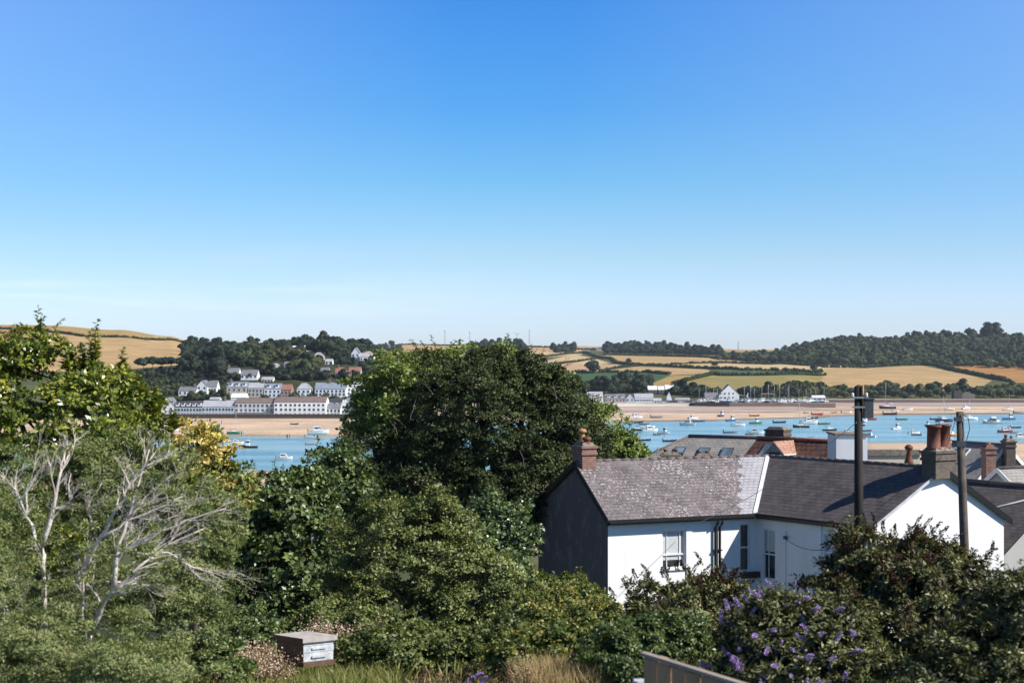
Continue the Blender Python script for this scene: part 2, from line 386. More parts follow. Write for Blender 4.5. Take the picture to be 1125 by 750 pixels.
def build_land():
    s = np.concatenate([np.linspace(-1.1, -.40, 30)[:-1], np.linspace(-.40, .40, 520), np.linspace(.40, 1.1, 30)[1:]])
    Y = np.concatenate([np.arange(-80, 60, 2.5), np.arange(60, 480, 10), np.arange(480, 960, 4), np.arange(960, 3000, 7), np.arange(3000, 9001, 500)])
    SS, YY = np.meshgrid(s, Y); XX = SS*(np.maximum(YY, 0)+60)
    x, y = XX.ravel(), YY.ravel(); z = zfun(x, y)
    px = CX+F*x/np.maximum(y, 1); py = HZ-(z-H)/np.maximum(y, 1)*F
    c = np.tile(np.array((.10,.11,.045)), (len(x), 1)); c[y < 90] = (.045,.052,.022)
    sand = (y > 240) & (z < 3.3) & (y < 1100); c[sand] = (.56,.42,.315)
    mud = sand & (z > .55) & (y > 760); c[mud] = (.41,.315,.285)
    mud2 = sand & (y > 800) & (y < 872) & (z < 2) & (px < 900); c[mud2] = (.48,.37,.325)
    wet = sand & (z < .12); c[wet] = (.26,.20,.15)
    peb = sand & (z > 1.2) & (y > 880) & (y < 912) & (px > 600) & (px < 775); c[peb] = (.48,.44,.40)
    wv = np.sin(x*.006+3*np.sin(y*.02))*np.sin(y*.11+x*.004)+.6*np.sin(x*.013-1.1)*np.sin(y*.21+2*np.sin(x*.01)); kk = sand & (y > 640) & (px > 600)
    c[kk] *= (1+.22*wv[kk])[:, None]; st = kk & (wv > 1.05) & (y > 700); c[st] = (.20,.155,.12)
    rock = sand & (z > .7) & (y > 1035) & (y < 1086); c[rock] = (.12,.09,.08)
    quay = (y > 909) & (y < 950) & (px > 600) & (px < 920); c[quay] = (.34,.32,.30)
    farm = y > 960
    for colr, P in FIELDS:
        k = inpoly(px, py, P) & (y > (645 if colr == DARKG else 880 if P[0][0] < 0 and P[1][0] < 300 else 960))
        c[k] = colr
    n0, n1 = len(Y), len(s)
    idx = np.arange(n0*n1).reshape(n0, n1)
    q = np.stack([idx[:-1, :-1], idx[:-1, 1:], idx[1:, 1:], idx[1:, :-1]], -1).reshape(-1, 4)
    m, nt, b = nmat('land')
    a = nt.nodes.new('ShaderNodeAttribute'); a.attribute_name = 'landcol'
    f = noise(nt, .035, 6); f2 = noise(nt, .9, 5)
    mp2 = nt.nodes.new('ShaderNodeMapping'); tcc = nt.nodes.new('ShaderNodeTexCoord'); nt.links.new(tcc.outputs['Object'], mp2.inputs[0]); mp2.inputs['Scale'].default_value = (.02, .12, .1)
    f3 = noise(nt, 1.0, 4, vec=mp2.outputs[0])
    c1 = mixc(nt, a.outputs['Color'], ramp(nt, [(.3, (.72,.75,.7)), (.7, (1.18,1.12,1.05))], f), 1.0, 'MULTIPLY')
    c2 = mixc(nt, c1, ramp(nt, [(.3, (.8,.8,.8)), (.7, (1.15,1.15,1.15))], f3), 1.0, 'MULTIPLY')
    c3 = mixc(nt, c2, ramp(nt, [(.3, (.8,.8,.8)), (.7, (1.15,1.15,1.15))], f2), 1.0, 'MULTIPLY')
    nt.links.new(c3, b.inputs['Base Color']); b.inputs['Roughness'].default_value = .95; b.inputs['Specular IOR Level'].default_value = .15
    me = mesh_np('ground', np.stack([x, y, z], 1), q, m, smooth=True)
    ca = me.color_attributes.new('landcol', 'FLOAT_COLOR', 'POINT')
    ca.data.foreach_set('color', np.concatenate([c, np.ones((len(c), 1))], 1).astype(np.float32).ravel())
    tag(link('ground', me), kind='structure')
build_land()
# the estuary
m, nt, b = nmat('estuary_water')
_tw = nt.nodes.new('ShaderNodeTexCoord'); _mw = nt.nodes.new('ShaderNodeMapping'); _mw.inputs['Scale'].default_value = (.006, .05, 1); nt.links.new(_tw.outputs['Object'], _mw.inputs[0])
nt.links.new(ramp(nt, [(.34, (.12,.26,.32)), (.5, (.20,.37,.41)), (.68, (.32,.48,.50))], noise(nt, 1.0, 6, vec=_mw.outputs[0])), b.inputs['Base Color'])  # shallow water colour, lightened in place of reflected sky, ripples as darker streaks
b.inputs['Roughness'].default_value = .22; b.inputs['IOR'].default_value = 1.33
tcw = nt.nodes.new('ShaderNodeTexCoord'); mw = nt.nodes.new('ShaderNodeMapping'); mw.inputs['Scale'].default_value = (.35, 1.0, 1); nt.links.new(tcw.outputs['Object'], mw.inputs[0])
bump(nt, b, noise(nt, .8, 5, vec=mw.outputs[0]), .55, .35)
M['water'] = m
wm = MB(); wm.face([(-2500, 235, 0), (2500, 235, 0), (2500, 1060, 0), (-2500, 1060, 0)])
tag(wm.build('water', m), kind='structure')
# ================================================================ NEAR BUILDINGS
def V2(p, z): return Vector((p[0], p[1], z))
def px_on(fr, px):
    """distance along a wall frame at which it is seen at column px"""
    k = (px-CX)/F; O, u = fr.O, fr.u
    return (k*O.y-O.x)/(u.x-k*u.y)
def z_on(fr, a, py, d=0): return H-(py-HZ)/F*(fr.O.y+fr.u.y*a+fr.n.y*d)
def wall_holes(mb, fr, L, z0, z1, holes, dep=.12, mi=0):
    A = sorted({0, L, *[h[0] for h in holes], *[h[1] for h in holes]}); Z = sorted({z0, z1, *[h[2] for h in holes], *[h[3] for h in holes]})
    for i in range(len(A)-1):
        for j in range(len(Z)-1):
            ca, cz = (A[i]+A[i+1])/2, (Z[j]+Z[j+1])/2
            if any(h[0] < ca < h[1] and h[2] < cz < h[3] for h in holes): continue
            mb.face([fr.p(A[i], Z[j]), fr.p(A[i+1], Z[j]), fr.p(A[i+1], Z[j+1]), fr.p(A[i], Z[j+1])], mi)
    for a0, a1, b0, b1 in holes:
        for p, q in (((a0, b0), (a1, b0)), ((a1, b0), (a1, b1)), ((a1, b1), (a0, b1)), ((a0, b1), (a0, b0))):
            mb.face([fr.p(*p), fr.p(*q), fr.p(q[0], q[1], -dep), fr.p(p[0], p[1], -dep)], mi)
def roof_uv(pts, o=None):
    o = Vector(o) if o else Vector(pts[0]); u = (Vector(pts[1])-Vector(pts[0])).normalized()
    n = Vector((0,0,0))
    for i in range(1, len(pts)-1): n += (Vector(pts[i])-Vector(pts[0])).cross(Vector(pts[i+1])-Vector(pts[0]))
    n.normalize()
    if n.z < 0: n = -n
    v = n.cross(u)
    return [((Vector(p)-o).dot(u), (Vector(p)-o).dot(v)) for p in pts]
def chimney(parent, c, size, z0, z1, mat, rz=0, pots=(), cap=None, name='chimney', flaunch=True):
    mb = MB(); x, y = c; w, d = size
    mb.box((x, y, (z0+z1-.35)/2), (w, d, z1-.35-z0), 0, rz)
    mb.box((x, y, z1-.35+.04), (w+.10, d+.10, .10), 0, rz); mb.box((x, y, z1-.19), (w+.03, d+.03, .22), 0, rz)
    mb.box((x, y, z1-.045), (w+.13, d+.13, .09), 0, rz)
    if flaunch: mb.box((x, y, z1+.07), (w*.98, d*.98, .14), 1, rz, .72)
    o = mb.build(name, [mat, cap or M['cement']], parent)
    for ox, oy, r, h, pm, kind in pots:
        X, Y = x+ox*math.cos(rz)-oy*math.sin(rz), y+ox*math.sin(rz)+oy*math.cos(rz)
        p = MB(); t = z1+.06
        if kind == 'plain': pr = [(r*1.06, 0), (r*1.06, .07), (r*.95, .09), (r*.90, h-.12), (r*1.08, h-.10), (r*1.12, h-.03), (r*1.02, h), (r*.8, h), (r*.75, h-.3)]
        elif kind == 'cap': pr = [(r*1.1, 0), (r, .1), (r*.85, h*.6), (r*.85, h*.72), (r*1.35, h*.74), (r*1.45, h*.82), (r*1.2, h*.95), (r*.5, h), (r*.1, h+.02)]
        else: pr = [(r*1.35, 0), (r*1.25, .1), (r*.85, .14), (r*.85, h-.16), (r*1.35, h-.14), (r*1.4, h-.04), (r*1.1, h), (r*.8, h), (r*.75, h-.1)]
        p.lathe((X, Y, t), pr, 16); p.build('chimney_pot', pm, o)
    return o
def sash(parent, fr, a0, a1, z0, z1, curtain=0, cols=(.28, .72), sill=True, dep=.12, rail=.5, pm=None):
    f = MB(); t = .055; o = -dep
    f.fbox(fr, a0, a0+t, z0, z1, o, o+.07); f.fbox(fr, a1-t, a1, z0, z1, o, o+.07)
    f.fbox(fr, a0+t, a1-t, z0, z0+t, o, o+.068); f.fbox(fr, a0+t, a1-t, z1-t, z1, o, o+.068)
    zr = z0+(z1-z0)*rail
    f.fbox(fr, a0+t, a1-t, zr-.03, zr+.03, o+.002, o+.075)
    for c in cols:
        ac = a0+(a1-a0)*c; f.fbox(fr, ac-.016, ac+.016, z0+t, zr-.03, o+.004, o+.045); f.fbox(fr, ac-.016, ac+.016, zr+.03, z1-t, o+.004, o+.045)
    w = f.build('window', M['wpaint'], parent)
    g = MB(); g.fbox(fr, a0+.02, a1-.02, z0+.02, z1-.02, o-.012, o+.012); g.build('pane', M['glass'], w)
    if curtain:
        c = MB(); c.fbox(fr, a0+.08, a1-.10, z0+.1+(z1-z0)*(1-curtain), z1-.06, o+.0125, o+.016); c.build('net_curtain', M['curtain'], w)
    if sill:
        s_ = MB(); s_.fbox(fr, a0-.05, a1+.05, z0-.07, z0-.002, o+.02, .07); s_.build('sill', pm or M['wpaint'], w)
    return w

# ---- the white cottage
A, B, C_, E, D = (3.72,55.1), (9.95,57.8), (13.5,52.8), (19.06,55.1), (1.13,61.06)
K = (12.2,65.8); J = (11.1,61.5); RL = (2.63,57.6); RR = (16.28,53.95)
ZE, ZR, ZB = 16.50, 18.45, 10.6
hs = thing('white_cottage', (9, 58, ZB), 'white rendered cottage with slate roofs and a dark shaded gable behind the buddleias', 'house')
def fr2(p, q, flip=1): return Frame(V2(p, 0), V2(q, 0)-V2(p, 0)), (V2(q, 0)-V2(p, 0)).length
fAB, LAB = fr2(A, B); fBC, LBC = fr2(B, C_); fCE, LCE = fr2(C_, E); fEK, LEK = fr2(E, K); fKD, LKD = fr2(K, D); fDA, LDA = fr2(D, A)
def rect(fr, x0, x1, y0, y1):
    a0, a1 = px_on(fr, x0), px_on(fr, x1); am = (a0+a1)/2
    return (a0, a1, z_on(fr, am, y1), z_on(fr, am, y0))
w1 = rect(fAB, 727.5, 752.5, 582, 624); w2 = rect(fAB, 813, 824.5, 575, 627)
w3 = rect(fBC, 838, 851.5, 581, 636); w4 = rect(fBC, 905, 924, 587, 628)
wb = MB()
wall_holes(wb, fAB, LAB, ZB, ZE, [w1, w2]); wall_holes(wb, fBC, LBC, ZB, ZE, [w3, w4])
wb.face([V2(C_, ZB), V2(E, ZB), V2(E, ZE), V2(RR, ZR-.1), V2(C_, ZE)])
for p, q in ((E, K), (K, D)): wb.face([V2(p, ZB), V2(q, ZB), V2(q, ZE), V2(p, ZE)])
# a raised plaster band on the wing and a shallow buttress by the pipes
wb.fbox(fBC, px_on(fBC, 899), px_on(fBC, 903), ZB, ZE-.05, 0, .05)
wb.fbox(fBC, px_on(fBC, 862.4), px_on(fBC, 863.6), ZB, z_on(fBC, px_on(fBC, 863), 583), 0, .04)
wb.fbox(fAB, w1[1]+.04, w1[1]+.30, ZB, w1[3]+.12, 0, .04)
wb.fbox(fAB, w1[0]-.02, w1[1]+.02, w1[3]+.05, w1[3]+.13, 0, .03)
wb.build('wall', M['white'], hs)
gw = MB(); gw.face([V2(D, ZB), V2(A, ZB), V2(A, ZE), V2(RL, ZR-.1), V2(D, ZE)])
go = gw.build('gable_wall', M['shadewall'], hs); tag(go, 'gable wall in shade, the shade put into its dark colour')
# slopes: eaves pushed out over the walls
def off_line(p, q, d):
    n = Vector((q[1]-p[1], -(q[0]-p[0]), 0)).normalized()*d; return (p[0]+n.x, p[1]+n.y), (q[0]+n.x, q[1]+n.y)
def isect(l1, l2):
    (x1, y1), (x2, y2) = l1; (x3, y3), (x4, y4) = l2
    d = (x1-x2)*(y3-y4)-(y1-y2)*(x3-x4)
    a = x1*y2-y1*x2; b = x3*y4-y3*x4
    return ((a*(x3-x4)-(x1-x2)*b)/d, (a*(y3-y4)-(y1-y2)*b)/d)
OV = .30; zo = ZE-.15
l1, l2, l3, l4 = off_line(A, B, OV), off_line(B, C_, OV), off_line(E, K, OV), off_line(K, D, OV)
Bp, Kp = isect(l1, l2), isect(l3, l4)
dl = Vector((A[0]-B[0], A[1]-B[1], 0)).normalized()*.12
dr = Vector((C_[0]-B[0], C_[1]-B[1], 0)).normalized()*.14
Ap = (l1[0][0]+dl.x, l1[0][1]+dl.y); Dp = (l4[1][0]+dl.x, l4[1][1]+dl.y); RLp = (RL[0]+dl.x, RL[1]+dl.y)
Cp = (l2[1][0]+dr.x, l2[1][1]+dr.y); Ep = (l3[0][0]+dr.x, l3[0][1]+dr.y); RRp = (RR[0]+dr.x, RR[1]+dr.y)
def lerp(p, q, t): return Vector(p)*(1-t)+Vector(q)*t
a0, b0, j0, r0 = V2(Ap, zo), V2(Bp, zo), V2(J, ZR), V2(RLp, ZR)
def tpx(p, q, px):
    lo, hi = 0., 1.
    for _ in range(40):
        m_ = (lo+hi)/2; c = lerp(p, q, m_)
        if CX+c.x/c.y*F < px: lo = m_
        else: hi = m_
    return lo
tb, tt = tpx(a0, b0, 812), tpx(r0, j0, 813)
zig = []; nz = 14
for i in range(nz+1):
    s = i/nz; base = lerp(lerp(a0, b0, tb), lerp(r0, j0, tt), s)
    sh = (b0-a0).normalized()
    zig += [base+sh*(.12*math.sin(i*2.3)), base+sh*(.12*math.sin(i*2.3)+(.16 if i % 2 else -.10))] if 0 < i < nz else [base]
R = MB()
p1 = [a0]+zig+[r0]; R.slab(p1, .07, 0, roof_uv([a0, b0, j0, r0], a0) and [q for q in roof_uv([a0, b0]+zig+[r0], a0)[:1]+roof_uv([a0, b0]+zig+[r0], a0)[2:]], 1)
d0, k0 = V2(Dp, zo), V2(Kp, zo)
R.slab([k0, d0, r0+Vector((0,0,.002)), j0], .07, 0, roof_uv([k0, d0, r0, j0]), 1)
ro = R.build('roof', [M['slate_l'], M['black']], hs)
P_ = MB(); pp = zig[::-1]+[b0, j0]; pp = zig[::-1][:]; poly = [zig[0], b0, j0]+zig[::-1][:-1]
P_.slab(poly, .068, 0, [q for q in roof_uv([a0, b0]+poly, a0)[2:]], 1)
tag(P_.build('roof_patch', [M['slate_p'], M['black']], hs), 'paler newer patch of slates beside the valley')
c0, rr0, e0 = V2(Cp, zo), V2(RRp, ZR), V2(Ep, zo)
R2 = MB(); R2.slab([b0, c0, rr0, j0], .07, 0, roof_uv([b0, c0, rr0, j0]), 1)
R2.slab([e0, k0, j0, rr0], .07, 0, roof_uv([e0, k0, j0, rr0]), 1)
tag(R2.build('roof', [M['slate_d'], M['black']], hs), 'dark slate roof of the right wing')
va = MB(); vu = (j0-b0).normalized(); sd_ = Vector((.9, .43, 0)).normalized()
va.hexa([b0-sd_*.13+up(.02), b0+sd_*.10+up(.02), j0+sd_*.10+up(.01), j0-sd_*.13+up(.01), b0-sd_*.13+up(.05), b0+sd_*.10+up(.05), j0+sd_*.10+up(.05), j0-sd_*.13+up(.05)])
va.build('valley_flashing', M['lead'], hs)
rg = MB()
for p, q in ((r0, j0), (j0, rr0)):
    L = (q-p).length; n = int(L/.42)
    for i in range(n):
        s0, s1 = lerp(p, q, i/n), lerp(p, q, (i+.985)/n); k = .003*math.sin(i*7)
        rg.tube([s0+up(k-.012), s1+up(k-.012)], .07, 8)
rg.build('ridge_tiles', M['ridge'], hs)
gt = MB()
for p, q in ((a0, b0), (b0, c0)):
    f = Frame(p, q-p); f.O = Vector((p.x, p.y, 0)); L = (q-p).length
    gt.fbox(f, 0 if p is a0 else .06, L-.06, zo-.20, zo-.07, -.06, .02); gt.fbox(f, 0.01 if p is a0 else .07, L-.07, zo-.14, zo-.075, .021, .12)
    gt.fbox(f, 0 if p is a0 else .3, L-.31, zo-.195, zo-.18, -OV+.01, -.061)
gt.build('gutter', M['black'], hs)
# barge boards along the verges
for p, q, s in ((a0, r0, dl), (d0, r0, dl), (c0, rr0, dr), (e0, rr0, dr)):
    b = MB(); n = s.normalized(); o0 = n*.004; o1 = n*.045; dd = .10 if p is c0 else .24
    b.hexa([p+o0-up(dd), p+o1-up(dd), q+o1-up(dd), q+o0-up(dd), p+o0+up(.012), p+o1+up(.012), q+o1+up(.012), q+o0+up(.012)])
    b.build('barge_board', M['lead'] if p is c0 else M['black'], hs)
sash(hs, fAB, *w1, curtain=.85, cols=(.24, .80), rail=.36)
sash(hs, fAB, *w2, cols=(.86,), sill=False)
sash(hs, fBC, *w3, curtain=.5, cols=(.38,), sill=True)
sash(hs, fBC, *w4, curtain=1.0, cols=(.35,), sill=True)
pb = MB(); pb.fbox(fAB, w2[0]-.03, w2[1]+.33, w2[2]-.26, w2[2]-.03, .0, .22); pb.build('window_box', M['tile_b'], hs)
for px in (784.6, 789.5):
    a = px_on(fAB, px); d = MB(); d.tube([fAB.p(a, zo-.16, .30), fAB.p(a, zo-.32, .28), fAB.p(a, zo-.52, .09), fAB.p(a, ZB, .09)], .052, 8)
    for z in (14.9, 13.2): d.fbox(fAB, a-.08, a+.08, z, z+.05, 0, .155)
    d.build('downpipe', M['black'], hs)
bx_ = MB(); a = px_on(fBC, 864); z = z_on(fBC, a, 590); bx_.fbox(fBC, a-.06, a+.06, z-.07, z+.06, 0.041, .12); bx_.build('cable_bracket', M['darkmetal'], hs)
CABLE_END = fBC.p(a, z, .12)
uu = Vector((B[0]-A[0], B[1]-A[1], 0)).normalized(); rzL = math.atan2(uu.y, uu.x)
chimney(hs, (RL[0]+uu.x*.33, RL[1]+uu.y*.33), (.62, .92), ZR-.75, ZR+.62, M['brick'], rzL, [(0, .2, .13, .62, M['pot_y'], 'cap'), (.02, -.2, .13, .30, M['pot_r'], 'crown')])
uw = Vector((RR[0]-J[0], RR[1]-J[1], 0)).normalized(); rzR = math.atan2(uw.y, uw.x)
chimney(hs, (RR[0]-uw.x*.10, RR[1]-uw.y*.10), (.66, 1.18), ZR-.42, ZR+.62, M['stone'], rzR, [(0, -.30, .27, .92, M['pot_r'], 'plain'), (0, .28, .27, .94, M['pot_r'], 'plain')])
chimney(hs, (18.45, 60.6), (.62, .9), ZE, 18.55, M['stone'], rzR, [(0, -.2, .14, .58, M['pot_y'], 'plain'), (0, .22, .14, .50, M['pot_y'], 'plain')])

# ---- generic neighbour with a ridge
def ridge_house(name, label, P1, P2, w, drop, zb, roofm, wallm, hip=(0, 0), ridgem=None, verge=None, ov=.25, th=.08, group=None, wins=0, cat='house', ov2=.12):
    P1, P2 = Vector(P1), Vector(P2); u = P2-P1; u.z = 0; u.normalize(); n = Vector((u.y, -u.x, 0))
    if n.y > 0: n = -n                         # n points towards the camera side
    loc = (P1+P2)/2; loc.z = zb
    T = thing(name, loc, label, cat, group)
    zr = (P1.z+P2.z)/2; ze = zr-drop
    E1, E2 = P1-u*hip[0], P2+u*hip[1]
    def q(p, s, z, d): return Vector((p.x, p.y, z))+n*(s*(w+d))
    k = drop/w
    wl = MB(); c = [q(E1, 1, 0, 0), q(E2, 1, 0, 0), q(E2, -1, 0, 0), q(E1, -1, 0, 0)]
    for i in range(4):
        p, r = c[i], c[(i+1) % 4]
        pts = [(p.x, p.y, zb), (r.x, r.y, zb), (r.x, r.y, ze)]
        if i == 1 and not hip[1]: pts.append((P2.x, P2.y, zr-.1))
        if i == 3 and not hip[0]: pts.append((P1.x, P1.y, zr-.1))
        pts.append((p.x, p.y, ze)); wl.face(pts)
    wl.build('wall', wallm, T)
    rf = MB(); zo_ = ze-ov*k; o2 = [0 if h else ov2 for h in hip]
    r1, r2 = Vector((P1.x, P1.y, zr))-u*o2[0], Vector((P2.x, P2.y, zr))+u*o2[1]
    X1, X2 = E1-u*(o2[0] or ov), E2+u*(o2[1] or ov)
    for s in (1, -1):
        a, b = q(X1, s, zo_, ov), q(X2, s, zo_, ov)
        pts = [a, b, r2, r1] if s == 1 else [b, a, r1, r2]
        rf.slab(pts, th, 0, roof_uv(pts), 1)
    for h, X, r, sg in ((hip[0], X1, r1, -1), (hip[1], X2, r2, 1)):
        if h:
            a, b = q(X, -1*sg*-1, zo_, ov), q(X, 1*sg*-1, zo_, ov)
            rf.slab([a, b, r], th, 0, roof_uv([a, b, r]), 1)
    rf.build('roof', [roofm, M['black']], T)
    rt = MB(); rt.tube([r1+up(.03), r2+up(.03)], .10, 6)
    for h, X, r in ((hip[0], X1, r1), (hip[1], X2, r2)):
        if h:
            for s in (1, -1): rt.tube([r+up(.02), q(X, s, zo_+.02, ov)], .08, 6)
    rt.build('ridge_tiles', ridgem or M['ridge'], T)
    if verge:
        for X, r, h in ((X1, r1, hip[0]), (X2, r2, hip[1])):
            if h: continue
            sg = u*(.05 if X is X2 else -.05)
            for s in (1, -1):
                e = q(X, s, zo_, ov); b = MB()
                b.hexa([e-up(.2), e+sg-up(.2), r+sg-up(.2), r-up(.2), e+up(.06), e+sg+up(.06), r+sg+up(.06), r+up(.06)]); b.build('barge_board', verge, T)
    T['_'] = 0; del T['_']
    return T, u, n, zr, ze, k
def on_slope(P1, u, n, zr, k, a, s, lift=0):
    """point on the camera-side slope: a along the ridge, s out from it"""
    return Vector((P1.x, P1.y, zr))+u*a+n*s+up(-s*k+lift)
def rooflight(T, P1, u, n, zr, k, a0, a1, s0, s1, name='rooflight', fm=None):
    P = [on_slope(P1, u, n, zr, k, a, s, .02) for a, s in ((a0, s1), (a1, s1), (a1, s0), (a0, s0))]
    b = MB(); b.hexa(P+[p+up(.09) for p in P]); f = b.build(name, fm or M['darkmetal'], T)
    g = MB(); t = .07; Q = [on_slope(P1, u, n, zr, k, a, s, .10) for a, s in ((a0+t, s1-t), (a1-t, s1-t), (a1-t, s0+t), (a0+t, s0+t))]
    g.hexa(Q+[p+up(.025) for p in Q]); g.build('pane', M['skyglass'], f)

# grey hipped roof
P1, P2 = at(757, 479, 83), at(872, 482, 80)
T, u, n, zr, ze, k = ridge_house('slate_roofed_house', 'house with broad grey hipped slate roof behind the ridge of the white cottage', P1, P2, 4.6, 3.3, 8.0, M['slate_g'], M['greywall'], hip=(6, 0))
rooflight(T, P1, u, n, zr, k, 1.0, 1.7, .95, 1.6)
rooflight(T, P1, u, n, zr, k, 2.2, 2.8, 1.1, 1.5) if False else None
rooflight(T, P1, u, n, zr, k, -.5, .2, .95, 1.45)
rooflight(T, P1, u, n, zr, k, 2.4, 3.1, .9, 1.7, 'rooflight')
p = at(737, 500, 77.5); chimney(T, (p.x, p.y), (1.0, .5), 14.6, p.z+.05, M['cement'], 0, [(-.28, 0, .1, .22, M['pot_r'], 'plain'), (.28, 0, .1, .22, M['pot_r'], 'plain')])
p = at(773, 501, 77.2); chimney(T, (p.x, p.y), (.9, .5), 14.6, p.z+.03, M['brick'], 0, [(-.24, 0, .1, .2, M['pot_r'], 'plain'), (.2, 0, .1, .2, M['pot_r'], 'plain')])
# brown tiled roof
P1, P2 = at(834, 480.5, 77), at(919, 485.5, 73.6)
T, u, n, zr, ze, k = ridge_house('tiled_house', 'house with brown pantile roof and orange tiled dormer beside the grey hipped roof', P1, P2, 4.2, 3.1, 8.2, M['tile_b'], M['greywall'], ridgem=M['redridge'])
rooflight(T, P1, u, n, zr, k, .75, 1.6, .45, 1.55)
dm = Vector((P1.x, P1.y, zr))+u*2.05+n*.30
def dormer(T, base, u, n, k, w, hgt, L, roofm, wallm):
    """gabled dormer: base is where its ridge leaves the slope"""
    zt = base.z+.0; f = base+n*L; hw = w/2
    r0_, r1_ = base.copy(), f.copy()
    d = MB()
    A_, B_ = f-u*hw-up(hgt), f+u*hw-up(hgt)
    d.face([A_-up(.9), B_-up(.9), B_, f-up(.02), A_]); bo = base+n*(hgt/k)
    d.face([A_-up(.9), A_, base+n*.1-u*hw-up(hgt)]); d.face([B_-up(.9), base+n*.1+u*hw-up(hgt), B_])
    do = d.build('dormer', wallm, T)
    rr = MB(); o = n*.12
    a, b = A_+o-u*.08-up(.04), B_+o+u*.08-up(.04); a2, b2 = base-u*(hw+.08)+n*(hgt/k-.1)-up(hgt+.04), base+u*(hw+.08)+n*(hgt/k-.1)-up(hgt+.04)
    rr.slab([a, a2, base, f+o][::-1], .06, 0, roof_uv([f+o, base, a2, a]), 1); rr.slab([b, f+o, base, b2], .06, 0, roof_uv([f+o, base, b2, b]), 1)
    rr.build('dormer_roof', [roofm, M['wpaint']], do)
    fr = Frame((f.x, f.y, 0), u, n); g = MB(); g.fbox(fr, -hw*.55, hw*.55, A_.z-.55, A_.z+.05, .01, .04); g.build('pane', M['glass'], do)
dormer(T, dm+u*.35, u, n, k, 1.15, .62, 1.75, M['tile_o'], M['greywall'])
p = at(855, 481, 76.6); chimney(T, (p.x+.05, p.y+.3), (1.15, .7), 16.8, at(855, 471.5, 76.6).z, M['stone'], math.atan2(u.y, u.x), [], M['cement'])
# wide white stack with flat top
p = at(936, 477.5, 69.5)
T = thing('flat_topped_house', (p.x, p.y, 8.5), 'flat topped white rendered block standing right of the brown pantile roof', 'house')
b = MB(); b.box((p.x, p.y+1, (p.z+8.5)/2), (1.50, 2.6, p.z-8.5), 0, -.06); b.build('wall', M['white'], T)
b = MB(); b.box((p.x, p.y+1, p.z+.03), (1.63, 2.72, .09), 0, -.06); b.build('parapet', M['cement'], T)
# terrace house roof with planters
p = at(972, 500, 80)
T = thing('terrace_roofed_house', (p.x, p.y, 7), 'low flat roofed house with planters between the white block and the cottage chimney', 'house')
b = MB(); b.box((p.x+.3, p.y+2, (p.z+7)/2), (3.2, 4, p.z-7), 0, .05); b.build('wall', M['cream'], T)
b = MB(); b.box((p.x+.3, p.y+2, p.z+.06), (3.4, 4.2, .12), 0, .05); b.box((p.x+.3, p.y-.05, p.z+.22), (3.4, .1, .2), 0, .05); b.build('parapet', M['cement'], T)
p = at(999, 507, 78)
T2 = thing('clay_finial', (p.x, p.y+.1, p.z-.3), 'small brown clay pot finial standing left of the stone chimney', 'finial')
b = MB(); b.lathe((p.x, p.y+.1, p.z-.3), [(.28, 0), (.24, .35), (.15, .55), (.17, .62), (.10, .9), (.22, 1.0), (.24, 1.1), (.14, 1.2), (.05, 1.25)], 12); b.build('pot', M['pot_r'], T2)
b = MB(); b.box((p.x, p.y+.1, (p.z+7)/2), (.7, .7, p.z-.3-7)); b.build('plinth', M['stone'], T2)
# right hand group
P1, P2 = at(1040, 486.5, 90), at(1104, 487, 86)
T, u, n, zr, ze, k = ridge_house('grey_roofed_house', 'house with pale grey roof and two small rooflights beyond the leaning pole', P1, P2, 3.6, 2.9, 7, M['slate_g'], M['greywall'], verge=M['wpaint'])
for a in (1.15, 2.0): rooflight(T, P1, u, n, zr, k, a, a+.42, .5, .95, fm=M['wpaint'])
p = at(1108, 484, 85.5); chimney(T, (p.x, p.y), (.55, .9), 15, p.z, M['stone'], 0, [(-.1, .2, .09, .3, M['pot_r'], 'plain'), (.1, -.2, .09, .26, M['pot_y'], 'plain')])
P1, P2 = at(1097.5, 512, 72), at(1190, 513, 75)
T, u, n, zr, ze, k = ridge_house('gabled_house', 'house with white edged grey gable and red brick chimney at the right edge', P1, P2, 2.5, 1.9, 8, M['slate_g'], M['greywall'], verge=M['wpaint'])
p = at(1086, 491, 74.5); chimney(T, (p.x, p.y), (.52, .62), 13, p.z, M['brick'], .1, [(0, 0, .1, .16, M['pot_y'], 'plain')], M['pot_r'])
P1, P2 = at(1040, 528, 65), at(1165, 535, 60)
T, u, n, zr, ze, k = ridge_house('dark_roofed_house', 'house with dark slate roof and white flashing below the white edged gable', P1, P2, 4.2, 2.7, 9, M['slate_d'], M['greywall'])
f0, f1 = on_slope(P1, u, n, zr, k, 2.2, 2.3, .03), on_slope(P1, u, n, zr, k, 5.2, .7, .03)
b = MB(); b.tube([f0, f1], .045, 5); b.build('valley_flashing', M['lead'], T)

# ---- telegraph poles and cables
def sag(p, q, s, n=14):
    return [lerp(p, q, i/n)-up(s*4*(i/n)*(1-i/n)) for i in range(n+1)]
p0, p1 = at(944, 722, 40), at(943, 424, 40); p0.z = gz(p0.x, p0.y)-.3
T = thing('telegraph_pole', p0, 'tall black creosoted telegraph pole carrying a grey equipment box', 'pole')
b = MB(); b.tube([p0, lerp(p0, p1, .55), p1], [.145, .13, .11], 12); b.build('shaft', M['creosote'], T)
b = MB(); q = at(948, 437, 40)
b.box((q.x+.14, q.y-.02, at(0, 449, 40).z), (.25, .24, .52)); b.box((q.x+.14, q.y-.02, at(0, 438, 40).z), (.30, .28, .05)); b.build('equipment_box', M['darkmetal'], T, bevel=.01)
b = MB(); b.box((p1.x, p1.y-.15, at(0, 436.5, 40).z), (.46, .05, .05)); b.box((p1.x-.02, p1.y-.13, at(0, 447, 40).z), (.34, .04, .05)); b.build('bracket', M['metal'], T)
